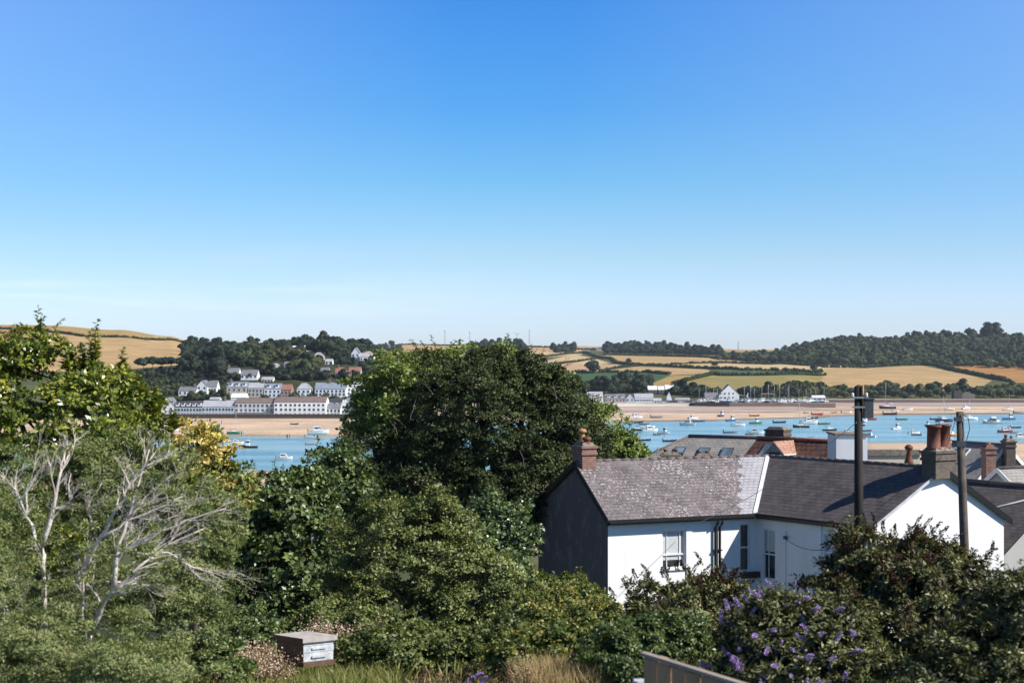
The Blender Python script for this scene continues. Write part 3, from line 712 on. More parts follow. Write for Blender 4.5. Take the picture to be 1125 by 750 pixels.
b = MB(); b.tube([p1+Vector((.10, -.12, .02)), p1+Vector((.10, -.12, -.55))], .03, 6); b.build('conduit', M['pot_y'], T)
for sx in (-.20, .19):
    b = MB(); b.lathe((p1.x+sx, p1.y-.15, at(0, 436, 40).z+.0), [(.03, 0), (.05, .03), (.03, .06), (.05, .09), (.02, .12)], 8); b.build('insulator', M['wpaint'], T)
q0, q1 = at(1064, 700, 42), at(1054.5, 452, 42)
q0.z = gz(q0.x, q0.y)-.3
T = thing('telegraph_pole', q0, 'weathered grey telegraph pole leaning left in front of the white gable', 'pole')
b = MB(); b.tube([q0, lerp(q0, q1, .5), q1], [.15, .13, .11], 12); b.build('shaft', M['greypole'], T)
b = MB(); b.box((q1.x-.09, q1.y-.1, q1.z-.22), (.2, .14, .12)); b.build('bracket', M['darkmetal'], T)
b = MB(); b.box((q1.x, q1.y-.1, q1.z-.95), (.26, .16, .16)); b.build('bracket', M['darkmetal'], T)
b = MB(); b.tube([q1+Vector((.02, -.14, -.05)), q1+Vector((.20, -.16, -.2)), q1+Vector((.24, -.16, -.5)), q1+Vector((.16, -.16, -.8)), q1+Vector((.10, -.15, -.9))], .013, 5); b.build('cable_loop', M['wire'], T)
def cable(label, pts, r, m):
    b = MB(); b.tube(pts, r, 5); tag(b.build('overhead_cable', m), label, 'cable')
cable('black service cable sagging from the cottage wall to the tall black pole', sag(CABLE_END, at(940, 590, 40.0)+Vector((-.05, -.12, 0)), .42), .016, M['wire'])
cable('thin pale cable running from the tall black pole down over the slate roof', sag(at(941, 464, 39.85), V2(A, ZE-.4)+Vector((3.6, 1.0, 0)), .25), .010, M['palewire'])
cable('thin dark cable running from the leaning pole down to the cottage chimney', sag(q1+Vector((-.15, -.1, -.22)), Vector((RR[0]-.2, RR[1]-.4, ZR+.3)), .15), .010, M['wire'])
# ================================================================ FAR SHORE: village, woods, boats
FM = {}
def fm(name, c, rough=.6, var=.8):
    if name not in FM: FM[name] = plain(name, c, tuple(x*var for x in c), .6, rough)
    return FM[name]
WALLS = dict(white=fm('far_white_wall', (.85,.85,.84), .8, .97), grey=fm('far_grey_wall', (.62,.64,.64), .8, .92), cream=fm('far_cream_wall', (.62,.55,.43), .8), pink=fm('far_pink_wall', (.55,.42,.38), .8),
             blue=fm('far_pale_blue_wall', (.58,.64,.70), .8, .95), red=fm('far_red_brick', (.42,.22,.17), .8), brown=fm('far_brown_wall', (.22,.16,.12), .8), dark=fm('far_dark_wall', (.07,.065,.07), .8), stone=fm('far_stone_wall', (.20,.18,.16), .9))
ROOFS = dict(slate=fm('far_slate_roof', (.19,.19,.21)), pale=fm('far_pale_roof', (.40,.41,.44)), brown=fm('far_brown_roof', (.21,.155,.135)), red=fm('far_red_roof', (.30,.15,.11)), dark=fm('far_dark_roof', (.06,.058,.065)), white=fm('far_white_roof', (.75,.76,.78)), blue=fm('far_blue_grey_roof', (.24,.28,.34)))
FGL = glassm('far_window_glass', (.03,.04,.06), .15)
def far_house(label, px0, px1, pb, pe, pr, Y, wall='white', roof='slate', rows=(), cols=0, w=4.0, hip=(0, 0), chim=(), gable=False, cat='house', name='house', group=None, dorm=0, ws=(1.1, 1.3), balc=0, turn=0.0):
    """front wall spans px0..px1, ground level pb, eaves pe, ridge pr"""
    if 750 < Y < 1400 and not 900 < Y < 1000 and px1 < 430: Y = ground_at((px0+px1)/2, pb-.5, 668).y
    zb = at(0, pb, Y).z-1.2
    if gable:
        pc = (px0+px1)/2; hw = (px1-px0)/2/F*Y; a = at(pc, pr, Y); P1 = a; P2 = a+Vector((.35, 2*w, 0)).normalized()*2*w
        drop = at(0, pe, Y).z; drop = a.z-drop
        T, u, n, zr, ze, k = ridge_house(name, label, P1, P2, hw, drop, zb, ROOFS[roof], WALLS[wall], cat=cat, group=group, ov=.2)
        fr = Frame((a.x-hw, a.y-.02, 0), (1, 0, 0)); L = 2*hw
    else:
        Yr = Y+w; z_r = at(0, pr, Yr).z; z_e = at(0, pe, Y).z
        P1 = Vector((at(px0, 0, Y).x+hip[0], Yr, z_r)); P2 = Vector((at(px1, 0, Y).x-hip[1], Yr, z_r))
        T, u, n, zr, ze, k = ridge_house(name, label, P1, P2, w, max(.4, z_r-z_e), zb, ROOFS[roof], WALLS[wall], hip=hip, cat=cat, group=group, ov=.10)
        x0 = at(px0, 0, Y).x; fr = Frame((x0, Y, 0), (1, 0, 0)); L = at(px1, 0, Y).x-x0
    for py in rows:
        z = at(0, py, Y).z
        for i in range(cols):
            a = L*(i+.5)/cols+.12*math.sin(i*5+py)
            g = MB(); g.fbox(fr, a-ws[0]/2, a+ws[0]/2, z-ws[1]/2, z+ws[1]/2, .01, .07); wn = g.build('window', M['wpaint'], T)
            q = MB(); q.fbox(fr, a-ws[0]/2+.09, a+ws[0]/2-.09, z-ws[1]/2+.09, z+ws[1]/2-.09, .05, .085); q.build('pane', FGL, wn)
    for i in range(dorm):
        a = L*(i+.5)/dorm; b = MB(); z = (zr+ze)/2
        b.fbox(fr, a-.8, a+.8, z-.9, z+.55, -2.2, -.7); d = b.build('dormer', WALLS['white'], T)
        b = MB(); b.fbox(fr, a-.95, a+.95, z+.55, z+.68, -2.4, -.55); b.build('dormer_roof', ROOFS[roof], d)
        q = MB(); q.fbox(fr, a-.5, a+.5, z-.25, z+.4, -.69, -.65); q.build('pane', FGL, d)
    for j in range(balc):
        z = at(0, rows[min(j+1, len(rows)-1)], Y).z-1.0
        b = MB(); b.fbox(fr, .3, L-.3, z-.08, z+.06, .05, 1.3)
        for i in range(int(L/1.2)+1): b.fbox(fr, .3+i*1.2-.03, .3+i*1.2+.03, z+.06, z+.95, 1.2, 1.26)
        b.fbox(fr, .3, L-.3, z+.95, z+1.02, 1.17, 1.29); b.build('balcony', WALLS['grey'], T)
    for c in chim:
        p = Vector((at(c, 0, Y).x, Y+(w if not gable else w), 0)); chimney(T, (p.x, p.y), (.9, 1.4), zr-.8, zr+1.3, WALLS['stone'], 0, [(0, .3, .16, .5, M['pot_r'], 'plain'), (0, -.3, .16, .5, M['pot_r'], 'plain')])
    return T
G0 = 'houses of the village across the water'
YI = 634
far_house('white gable ended house at the left end of the waterfront row', 177, 191, 459, 445, 436.5, YI, 'white', 'slate', (449, 454), 2, 5, gable=True)
far_house('pale blue terrace with a row of dark dormer windows, above the yellow bush', 191.5, 221.5, 459, 447, 440.5, YI, 'blue', 'dark', (450, 455), 9, 4.5, dorm=5)
far_house('long low waterfront terrace with pale roof right of the pale blue terrace', 222, 257.5, 459, 446.5, 439.5, YI, 'blue', 'pale', (449.5, 455), 10, 4.5, chim=(245,))
far_house('grey balconied apartment block with brown roof on the beach wall', 258, 300.5, 459, 442.5, 437, YI, 'grey', 'brown', (445.5, 450.5, 455.5), 9, 5.5, balc=2, ws=(1.2, 1.4), cat='apartment block', name='apartment_block')
far_house('bright white apartment block with brown roof, three rows of windows', 301, 358, 459, 441.5, 435.5, YI-2, 'white', 'brown', (444.8, 449.7, 455), 11, 6, chim=(306, 330), ws=(1.1, 1.2), cat='apartment block', name='apartment_block')
far_house('white cottage with grey roof just right of the bright white apartment block', 358.5, 374, 458, 448.5, 443.5, YI, 'white', 'slate', (451, 455), 4, 3.5)
far_house('white steep gabled house near the right end of the waterfront', 375, 386, 458, 444, 436.5, YI+4, 'white', 'slate', (447, 452), 3, 5, gable=True)
far_house('pale blue gabled house at the very right end of the waterfront', 386.5, 397, 458, 446, 438.5, YI+2, 'blue', 'pale', (449, 454), 3, 5, gable=True)
far_house('grey roofed house behind the waterfront gables', 359, 376, 446, 441.5, 437.5, 660, 'white', 'dark', (443.5,), 3, 3.5)
Y2 = 700
far_house('cream house with dormers at left end of the second row', 249, 271.5, 439, 425, 419.3, Y2, 'cream', 'blue', (428, 432), 4, 4, chim=(252,), dorm=3)
far_house('cream and orange brick house second from the left in the second row', 272.5, 289, 439, 426, 420, Y2, 'cream', 'pale', (429, 433), 4, 4, chim=(288,))
far_house('white house with grey dormers between the orange brick and the red house', 290, 308.5, 440, 427, 421, Y2, 'white', 'blue', (430, 434), 4, 4, dorm=2)
far_house('red brick house in the middle of the second row', 309, 320, 440, 428, 422, Y2, 'red', 'red', (431, 435), 3, 4)
far_house('detached white house with pale hipped roof right of the red brick house', 326, 341, 440, 427, 420.5, Y2, 'white', 'pale', (430, 434), 3, 4, hip=(2, 2))
far_house('long white terrace with blue grey roof in the second row', 346, 380, 438, 427, 420, Y2, 'white', 'blue', (429.5, 433), 8, 4, chim=(361, 371))
far_house('tall white house with two chimneys at the right end of the second row', 381, 400, 438, 425, 419, Y2+5, 'white', 'pale', (428, 432), 4, 4, chim=(383, 395))
far_house('large white gabled house standing alone above the left of the waterfront', 216, 228, 441, 424, 417.5, 715, 'white', 'slate', (426, 431), 2, 5, gable=True)
far_house('white house with grey roof joined to the right of the large white gable', 228.3, 238, 439, 425, 417.8, 716, 'white', 'slate', (428,), 3, 4)
far_house('long low grey roofed cottage left of the large white gable', 196, 215.5, 436, 429, 424.5, 712, 'white', 'slate', (431.5,), 4, 4, chim=(212,))
far_house('low shed with bright white roof behind the waterfront blocks', 253.5, 270, 441, 436.5, 431.5, 664, 'white', 'white', (), 0, 4, cat='shed', name='shed')
far_house('small grey outbuilding with flat pale roof behind the long low terrace', 230, 241, 441, 438.5, 436, 672, 'grey', 'pale', (), 0, 3, cat='shed', name='shed')
far_house('left one of the two white houses with grey roofs under the hillside trees', 249, 262, 417, 410, 404, 770, 'white', 'slate', (412,), 3, 4, chim=(250,))
far_house('right one of the two white houses with grey roofs under the hillside trees', 264.5, 282.5, 418, 412, 406, 770, 'white', 'slate', (413.5,), 4, 4)
far_house('white villa half hidden among dark hillside trees above the cream houses', 297, 307, 411, 403.5, 399, 840, 'white', 'pale', (405.5,), 3, 4, hip=(1.5, 1.5))
far_house('low white bungalow with green grey roof right of the two grey roofed white houses', 287, 300, 420, 417, 413.8, 770, 'white', 'pale', (418.3,), 4, 3.5)
far_house('small white cottage alone in the trees right of the white villa', 312, 319, 404, 400, 397, 900, 'white', 'slate', (401.5,), 2, 3)
far_house('small cream cottage in the trees above the long white terrace', 352, 361, 412, 407, 403.5, 860, 'cream', 'slate', (409,), 3, 3.5)
far_house('small white house just below the hilltop bungalow', 357, 365, 401, 397, 394, 1000, 'white', 'pale', (398.5,), 2, 3.5)
far_house('modern white flat roofed house on the hilltop under the dark pine clump', 321, 341, 387, 381, 379.6, 1130, 'white', 'white', (383,), 6, 4, ws=(1.6, 1.5))
far_house('pale grey roofed bungalow on the hill right of the pine clump', 344, 355, 396, 391.5, 387, 1020, 'cream', 'pale', (393,), 3, 4, hip=(2, 2))
far_house('red tiled house among the trees on the hillside', 368, 381, 416, 409, 403.5, 880, 'red', 'red', (411,), 4, 4, hip=(0, 2), chim=(371,))
far_house('orange brick house right of the red tiled house on the hillside', 383, 396, 414, 408, 403, 900, 'pink', 'red', (409.5,), 4, 4)
far_house('tall white house on the hillside skyline above the orange brick house', 386, 395, 397, 388, 381.5, 1010, 'white', 'slate', (390,), 2, 5, gable=True)
far_house('white house stepped down right of the tall white skyline house', 395.5, 411, 398.5, 391.5, 387.5, 1000, 'white', 'pale', (394,), 4, 4)
far_house('grey roofed house behind the white skyline houses', 407, 421, 391, 387, 383.5, 1180, 'grey', 'blue', (388.5,), 4, 4)
# mid shore hamlet
YM = 925
far_house('pale grey house with slate roof nearest the big dark tree on the middle shore', 645, 662.5, 443.5, 437, 430, YM, 'white', 'pale', (439,), 3, 4.5, dorm=2)
far_house('pink rendered terrace on the middle shore', 665, 687, 443.5, 437.5, 432.5, YM, 'pink', 'slate', (439.5, ), 6, 4.5, dorm=3)
far_house('blue grey gabled house between the pink terrace and the long white inn', 687.5, 697, 443.5, 437.5, 432, YM, 'blue', 'slate', (439,), 2, 5, gable=True)
far_house('long white inn with dark window band on the middle shore', 697.5, 718, 443.5, 437, 432, YM, 'white', 'pale', (439.5,), 8, 4.5)
far_house('low white annexe right of the long white inn', 718.5, 727, 443.5, 440, 437, YM, 'white', 'pale', (441.5,), 3, 3)
far_house('small steep white gable standing by itself right of the inn', 732.5, 738, 441, 436, 430, YM+20, 'white', 'white', (), 0, 3, gable=True)
far_house('left dark walled house with white roof above the inn', 712, 722, 434, 428, 423.5, 1010, 'dark', 'white', (430,), 3, 4)
far_house('middle dark walled house with white roof above the inn', 723, 730, 434, 428, 423.8, 1012, 'dark', 'white', (430,), 2, 4)
far_house('right dark walled house with white roof above the inn', 731, 741, 434, 427.5, 422.5, 1014, 'dark', 'white', (429.5,), 3, 4, chim=(739,))
far_house('white clubhouse with broad gable and red roof on the quay', 790, 812, 440.5, 433, 422.5, 940, 'white', 'red', (432, 436.5), 5, 6, gable=True, cat='clubhouse', name='clubhouse')
far_house('grey roofed wing joined to the left of the white clubhouse', 775, 789.5, 440.5, 436, 431, 942, 'cream', 'slate', (438,), 4, 4)
far_house('low pale sheds between the inn and the quay', 742, 758, 441.5, 438.5, 436.8, 935, 'grey', 'pale', (), 0, 3, cat='shed', name='shed')
far_house('white boat shed with blue doors at the right end of the quay', 893, 907, 441, 436.5, 434, 935, 'white', 'white', (439,), 3, 4, cat='boat shed', name='boat_shed', ws=(2.4, 2.2))
far_house('farmhouse group on the skyline between the hedges', 640, 648, 388, 386, 384, 2350, 'white', 'slate', (386.8,), 3, 4)
far_house('second skyline farmhouse right of the dark clump', 655, 662, 387, 385, 383, 2400, 'cream', 'slate', (386,), 2, 4)
far_house('long low farm barn below the dark skyline wood', 548, 574, 389.5, 388, 386.5, 2250, 'grey', 'pale', (), 0, 6, cat='barn', name='barn')
# stone ruin on the right shore
p = at(1048, 440.5, 1100); T = thing('stone_kiln', (p.x, p.y, p.z-1), 'dark square stone lime kiln below the trees on the right shore', 'kiln')
b = MB(); b.box((p.x+3, p.y+3, p.z+3.6), (6, 6, 9)); b.build('tower', WALLS['dark'], T)
b = MB(); b.box((p.x+11.5, p.y+3.5, p.z+2.3), (10, 6, 6.6)); b.box((p.x+9, p.y+3.4, p.z+5.9), (3, 5.6, .8)); b.build('wall', WALLS['stone'], T)
b = MB(); b.box((p.x+12, p.y+.5, p.z+1.6), (1.6, .2, 2.4)); b.build('opening_shade', WALLS['dark'], T)  # flat dark panel: the opening's inner shade as colour, no hollow
# walls along the water
def seawall(name, label, pts, th, ztop, zbot, m, cap):
    T = thing(name, pts[0], label, 'wall'); b = MB(); c = MB()
    for p, q in zip(pts, pts[1:]):
        p, q = Vector(p), Vector(q); f = Frame((p.x, p.y, 0), Vector((q.x-p.x, q.y-p.y, 0))); L = Vector((q.x-p.x, q.y-p.y, 0)).length
        b.fbox(f, 0, L, zbot, ztop, -th, 0); c.fbox(f, 0, L, ztop+.002, ztop+.22, -th-.1, .12)
    b.build('wall_face', m, T); c.build('coping', cap, T)
DW = fm('wet_dark_stone', (.075,.06,.055), .9); BW = fm('brown_quay_stone', (.21,.15,.12), .9)
seawall('sea_wall', 'long dark stone sea wall between the beach and the waterfront houses', [(-250, 627, 2), (-120, 627, 2), (at(400, 0, 627).x, 627, 2)], 1.0, 3.9, 1.2, DW, fm('pale_coping', (.30,.27,.25)))
def X9(px, Y): return at(px, 0, Y).x
seawall('quay_wall', 'tall dark weedy quay wall below the boat park', [(X9(762, 892), 892, 0), (X9(801, 888), 888, 0)], 1.5, 3.5, -.5, DW, BW)
seawall('quay_wall', 'long brown stone quay wall running right from the dark quay wall', [(X9(801.3, 889), 889, 0), (X9(860, 890), 890, 0), (X9(918, 893), 893, 0)], 1.5, 3.0, -.5, BW, fm('quay_coping', (.34,.27,.23)))
qd = MB(); qd.slab([(X9(762, 892), 893.6, 3.45), (X9(918, 894), 894.6, 3.0), (X9(920, 915), 915, 3.2), (X9(758, 915), 915, 3.4)], .3); tag(qd.build('quay', fm('quay_deck', (.33,.30,.27))), kind='structure')
# masts on the skyline
def mast(px, pt, pb, label, kind='lattice', Y=2850):
    p0, p1 = at(px, pb, Y), at(px, pt, Y); p0.z -= 4
    T = thing('radio_mast' if kind == 'lattice' else 'wind_turbine', p0, label, 'mast' if kind == 'lattice' else 'wind turbine')
    m = fm('mast_steel', (.22,.22,.24)); hh = p1.z-p0.z
    if kind == 'lattice':
        b = MB()
        for sx, sy in ((-1, -1), (1, -1), (1, 1), (-1, 1)): b.tube([p0+Vector((sx*1.1, sy*1.1, 0)), p1+Vector((sx*.3, sy*.3, 0))], .16, 4)
        for i in range(9):
            z0, z1 = p0.z+hh*i/9, p0.z+hh*(i+1)/9; w0, w1 = 1.1-.8*i/9, 1.1-.8*(i+1)/9
            b.tube([(p0.x-w0, p0.y-w0, z0), (p0.x+w1, p0.y-w1, z1)], .10, 4); b.tube([(p0.x+w0, p0.y-w0, z0), (p0.x-w1, p0.y-w1, z1)], .10, 4)
        b.build('lattice', m, T); b = MB(); b.box((p1.x, p1.y-.4, p1.z-2), (1.3, .5, 2.6)); b.build('aerial', m, T)
    else:
        b = MB(); b.tube([p0, p1], [.7, .4], 8); b.build('tower', m, T); b = MB(); b.box((p1.x, p1.y, p1.z+.2), (1, 2.4, 1)); b.build('nacelle', m, T)
        for a in (.5, 2.6, 4.7):
            b = MB(); b.tube([p1+Vector((0, -1.4, .2)), p1+Vector((math.cos(a)*3, -1.4, math.sin(a)*3+.2)), p1+Vector((math.cos(a)*8, -1.4, math.sin(a)*8+.2))], [.3, .45, .12], 5); b.build('blade', m, T)
mast(488.7, 362.5, 376, 'leftmost of the thin skyline masts above the big dark tree')
mast(516, 364, 377, 'second thin skyline mast from the left, above the big dark tree')
mast(568, 367.5, 379, 'small wind turbine on the skyline between two masts', 'turbine')
mast(581.5, 362, 378, 'tallest skyline mast, right of the wind turbine')
mast(811, 375, 384, 'lone mast on the golden skyline field left of the wooded hill')
mast(275.5, 368, 379, 'short mast on the skyline above the village hillside', Y=1500)

# ---------------------------------------------------------------- far trees
def tpl(seed, nleaf=420, ls=.16, kind='round'):
    r = np.random.default_rng(seed)
    nb = 7; C = r.normal(0, 1, (nb, 3)); C /= np.linalg.norm(C, axis=1)[:, None]; C = C*np.array([.55, .55, .42]); C[0] = 0
    R = r.uniform(.38, .55, nb); R[0] = .7; zc = .8
    if kind == 'tall': C[:, 2] *= 1.6; zc = 1.1
    if kind == 'flat': C[:, 2] *= .45; R *= .72; R[0] = .5; zc = 1.35
    per = r.integers(0, nb, nleaf); d = r.normal(0, 1, (nleaf, 3)); d /= np.linalg.norm(d, axis=1)[:, None]; d[:, 2] = np.abs(d[:, 2])*.9-.25
    P = C[per]+d*(R[per]*r.uniform(.85, 1.12, nleaf))[:, None]*np.array([1, 1, .85]); P[:, 2] += zc
    nn = d+r.normal(0, .5, (nleaf, 3)); nn /= np.linalg.norm(nn, axis=1)[:, None]
    a = np.cross(nn, r.normal(0, 1, (nleaf, 3))); a /= np.linalg.norm(a, axis=1)[:, None]; s = np.cross(nn, a)
    L = (ls*r.uniform(.6, 1.4, nleaf))[:, None]
    V = np.stack([P-a*L, P-s*L*.7+nn*L*.15, P+a*L, P+s*L*.7+nn*L*.15], 1).reshape(-1, 3)
    Q = np.arange(nleaf*4).reshape(-1, 4)
    # lumpy inner body
    nu, nv = 12, 7; U, Wv = np.meshgrid(np.arange(nu)/nu*2*np.pi, np.linspace(.12, np.pi-.12, nv))
    D = np.stack([np.cos(U)*np.sin(Wv), np.sin(U)*np.sin(Wv), np.cos(Wv)], -1).reshape(-1, 3)
    rad = np.full(len(D), .25)
    for i in range(nb):
        b = D@C[i]; disc = b*b-(C[i]@C[i]-(R[i]*.86)**2); rad = np.where(disc > 0, np.maximum(rad, b+np.sqrt(np.maximum(disc, 0))), rad)
    B_ = D*rad[:, None]*np.array([1, 1, .85])+np.array([0, 0, zc]); k = len(V); I = np.arange(nu*nv).reshape(nv, nu)+k
    q2 = np.stack([I[:-1], np.roll(I[:-1], -1, 1), np.roll(I[1:], -1, 1), I[1:]], -1).reshape(-1, 4)
    rn = np.concatenate([np.clip(.5+r.normal(0, .16, nleaf)+.12*np.sin(per*2.), 0, 1), np.full(len(q2), .38)])
    # trunk
    V = np.concatenate([V, B_]); Q = np.concatenate([Q, q2]); k = len(V); tr = .055 if kind != 'flat' else .04
    th = np.arange(5)/5*2*np.pi; lo = np.stack([np.cos(th)*tr, np.sin(th)*tr, th*0-.15], 1); hi = np.stack([np.cos(th)*tr*.6, np.sin(th)*tr*.6, th*0+zc], 1)
    V = np.concatenate([V, lo, hi]); i5 = np.arange(5)+k; q3 = np.stack([i5, np.roll(i5, -1), np.roll(i5, -1)+5, i5+5], 1); Q = np.concatenate([Q, q3]); rn = np.concatenate([rn, np.full(5, .5)])
    mi = np.zeros(len(Q), int); mi[-5:] = 1
    return V, Q, rn, mi
FT = [tpl(i, kind=k, nleaf=n, ls=l) for i, (k, n, l) in enumerate([('round', 520, .15)]*4+[('tall', 560, .15)]*2+[('flat', 520, .13)]*2)]
LF = {
 'mid': leafmat('far_mid_foliage', [(.022,.036,.018), (.060,.080,.032), (.12,.13,.058)], .12, .7, .2),
 'dark': leafmat('far_dark_foliage', [(.012,.022,.014), (.027,.042,.022), (.055,.07,.034)], .08, .7, .2),
 'olive': leafmat('far_olive_foliage', [(.04,.048,.018), (.09,.095,.035), (.16,.15,.06)], .12, .7, .2),
 'hedge': leafmat('hedge_foliage', [(.015,.028,.010), (.035,.055,.020), (.07,.085,.03)], .1, .75, .2),
}
def tree_mesh(name, i, mat): V, Q, rn, mi = FT[i]; return mesh_np(name, V, Q, [mat, M['bark']], rn, midx=mi)
TM = {(i, k): tree_mesh('far_tree', i, LF[k]) for i in range(8) for k in ('mid', 'dark', 'olive')}
def far_tree(pos, r, i, k, label, group, name='tree', sz=1.0):
    o = link(name, TM[(i, k)], loc=pos); o.scale = (r, r, r*sz); o.rotation_euler = (0, 0, random.uniform(0, 6.28))
    return tag(o, label, 'tree', group)
# pines in a row left of the village
pines = [(158, 413, 392), (168, 414, 389.5), (178, 414, 391), (188, 415, 390), (199, 416, 391.5), (209, 416, 386), (219, 416, 382), (229, 416, 378), (240, 416, 377), (251, 412, 379)]
for j, (px, pb, pt) in enumerate(pines):
    Y = 850+j*4; p = at(px, pb, Y); p.z = gz(p.x, p.y)-.5; h = at(0, pt, Y).z-p.z
    far_tree(p, h/1.85, 6+j % 2, 'dark', 'tall dark umbrella pine in the row at the foot of the tan hill', 'umbrella pines in a row below the tan hill', 'pine_tree', 1.0)
for px, pt in ((323, 372.5), (329, 371), (335, 372.5), (341, 375)):
    p = ground_at(px, 381, 1100); h = at(0, pt, p.y).z-p.z
    far_tree(p-up(.4), max(h/1.5, 3.2), 6, 'dark', 'dark pine in the clump on the hilltop over the modern white house', 'pine clump on the hilltop', 'pine_tree', 1.0)
# hillside trees above the village
HB = [(196,216,424,432), (215,240,416,432), (248,272,418,432), (271,290,418,432), (289,322,419,433), (325,342,419,432), (345,400,418,430),(285,302,413,419),(310,321,397,404),(350,363,403,412),(355,367,394,401), (248,283,403,412), (296,308,398,405), (320,342,378,385), (343,356,386,393), (367,397,402,411), (385,409,382,396), (406,422,383,389), (176,400,436,462)]
r_ = random.Random(5); placed = []; cnt = 0
for rowpy in np.arange(384, 441, 3.3):
    for px in np.arange(205 if rowpy < 417 else 150, 432, 7.6):
        x, y = px+r_.uniform(-3, 3), rowpy+r_.uniform(-1.2, 1.2)
        if x < 250 and y < 386: continue
        if x > 395 and y < 396 and r_.random() < .8: continue
        p = ground_at(x, y, 655)
        rp = r_.uniform(3.4, 6.0); wpx = rp/p.y*F*.9
        lim = [y-d_ for a, b_, c_, d_ in HB if a-wpx*.6 < x < b_+wpx*.6 and y > c_+1]
        if lim: rp = min([rp]+[max(l+1.2, 0)/1.5*p.y/F for l in lim])
        if rp < 1.3: continue
        if cnt >= 172: break
        k = 'dark' if r_.random() < .5 else ('mid' if r_.random() < .75 else 'olive')
        if x < 262: k = 'dark'
        far_tree(p-up(.5), rp, r_.randrange(6), k, 'leafy tree on the wooded hillside above the village', 'trees on the hillside above the village', 'tree', r_.uniform(.85, 1.15)); cnt += 1
print('hillside trees', cnt)
def wood(name, label, pts, k, rmin, rmax, ymin=900, group=None):
    """a wood read as one mass: list of (px, py base) where its trees stand"""
    Vs, Qs, Rs, Ms = [], [], [], []; o = 0
    g = random.Random(len(pts)); c0 = None
    for px, py in pts:
        p = ground_at(px, py, ymin); V, Q, rn, mi = FT[g.randrange(6)]; r = g.uniform(rmin, rmax); a = g.uniform(0, 6.28)
        if c0 is None: c0 = np.array(p)
        ca, sa = math.cos(a), math.sin(a); Rm = np.array([[ca, sa, 0], [-sa, ca, 0], [0, 0, 1]])
        Vs.append((V@Rm)*np.array([r, r, r*g.uniform(.85, 1.2)])+np.array(p)-c0-np.array([0, 0, .15*r])); Qs.append(Q+o); Rs.append(np.clip(rn+g.uniform(-.28, .28), 0, 1)); Ms.append(mi); o += len(V)
    me = mesh_np(name, np.concatenate(Vs), np.concatenate(Qs), [LF[k], M['bark']], np.concatenate(Rs), midx=np.concatenate(Ms))
    ob = link(name, me, loc=Vector(c0)); return tag(ob, label, 'wood', kind='stuff')
g = random.Random(3)
def fill(poly, dx, dy):
    xs = [p[0] for p in poly]; ys = [p[1] for p in poly]; out = []
    for y in np.arange(min(ys), max(ys), dy):
        for x in np.arange(min(xs), max(xs), dx):
            X, Y = x+g.uniform(-dx/2, dx/2), y+g.uniform(-dy/2, dy/2)
            if inpoly(np.array([X]), np.array([Y]), poly)[0]: out.append((X, Y))
    return out
wood('wooded_hill', 'dense mixed wood covering the hill at the right', fill([(785,394),(830,393),(856,390),(864,383),(907,376),(942,373),(978,375),(1010,372),(1060,372),(1180,374),(1180,410),(1110,405),(1010,401),(960,403),(860,399.5),(790,397)], 4.2, 1.8), 'mid', 4.2, 7.5, 1500)
wood('skyline_wood', 'dark wood along the skyline left of the wooded hill', fill([(664,382),(700,381),(740,383.5),(790,388),(790,394),(730,391.5),(666,389)], 3.2, 1.5), 'dark', 5.5, 8.5, 2200)
wood('skyline_clump', 'dark blue green conifer clump on the skyline above the big dark tree', fill([(515,383),(545,381),(578,384),(578,389.5),(515,389.5)], 3, 1.4), 'dark', 6, 10, 2200)
wood('skyline_copse', 'small copse on the skyline left of the farmhouses', fill([(608,383),(632,383),(632,388),(608,388)], 3.2, 1.6), 'dark', 5, 7.5, 2200)
wood('skyline_scrub', 'low dark scrub along the skyline behind the village hill', fill([(205,383),(260,380),(400,381),(440,381),(440,388),(205,388)], 4.5, 2.2), 'dark', 4, 6.5, 1000)
wood('village_scrub', 'belt of low scrub and shrubs around the village gardens', fill([(150,418),(250,430),(400,436),(400,444),(250,444),(150,440)], 5, 3)+[(x, 441) for x in range(150, 260, 4)], 'mid', 1.6, 2.6, 640)
_hp = []
for x, y in fill([(205,392),(262,386),(300,384),(400,386),(432,394),(432,424),(215,424),(150,424),(150,414),(205,404)], 4.6, 2.4):
    if not any(a-2.5 < x < b_+2.5 and c_ < y < d_+4.5 for a, b_, c_, d_ in HB): _hp.append((x, y))
wood('hillside_undergrowth', 'dark undergrowth and saplings filling the hillside between its trees', _hp, 'dark', 1.7, 3.1, 660)
wood('hamlet_trees', 'belt of trees behind the houses of the middle shore', fill([(640,428),(660,424),(690,423),(714,425),(714,433),(640,434)], 4.8, 2.4)+[(x, 433+g.uniform(-2, 2)) for x in range(742, 775, 4)]+[(x, 421) for x in range(702, 716, 4)], 'dark', 4, 6, 940)
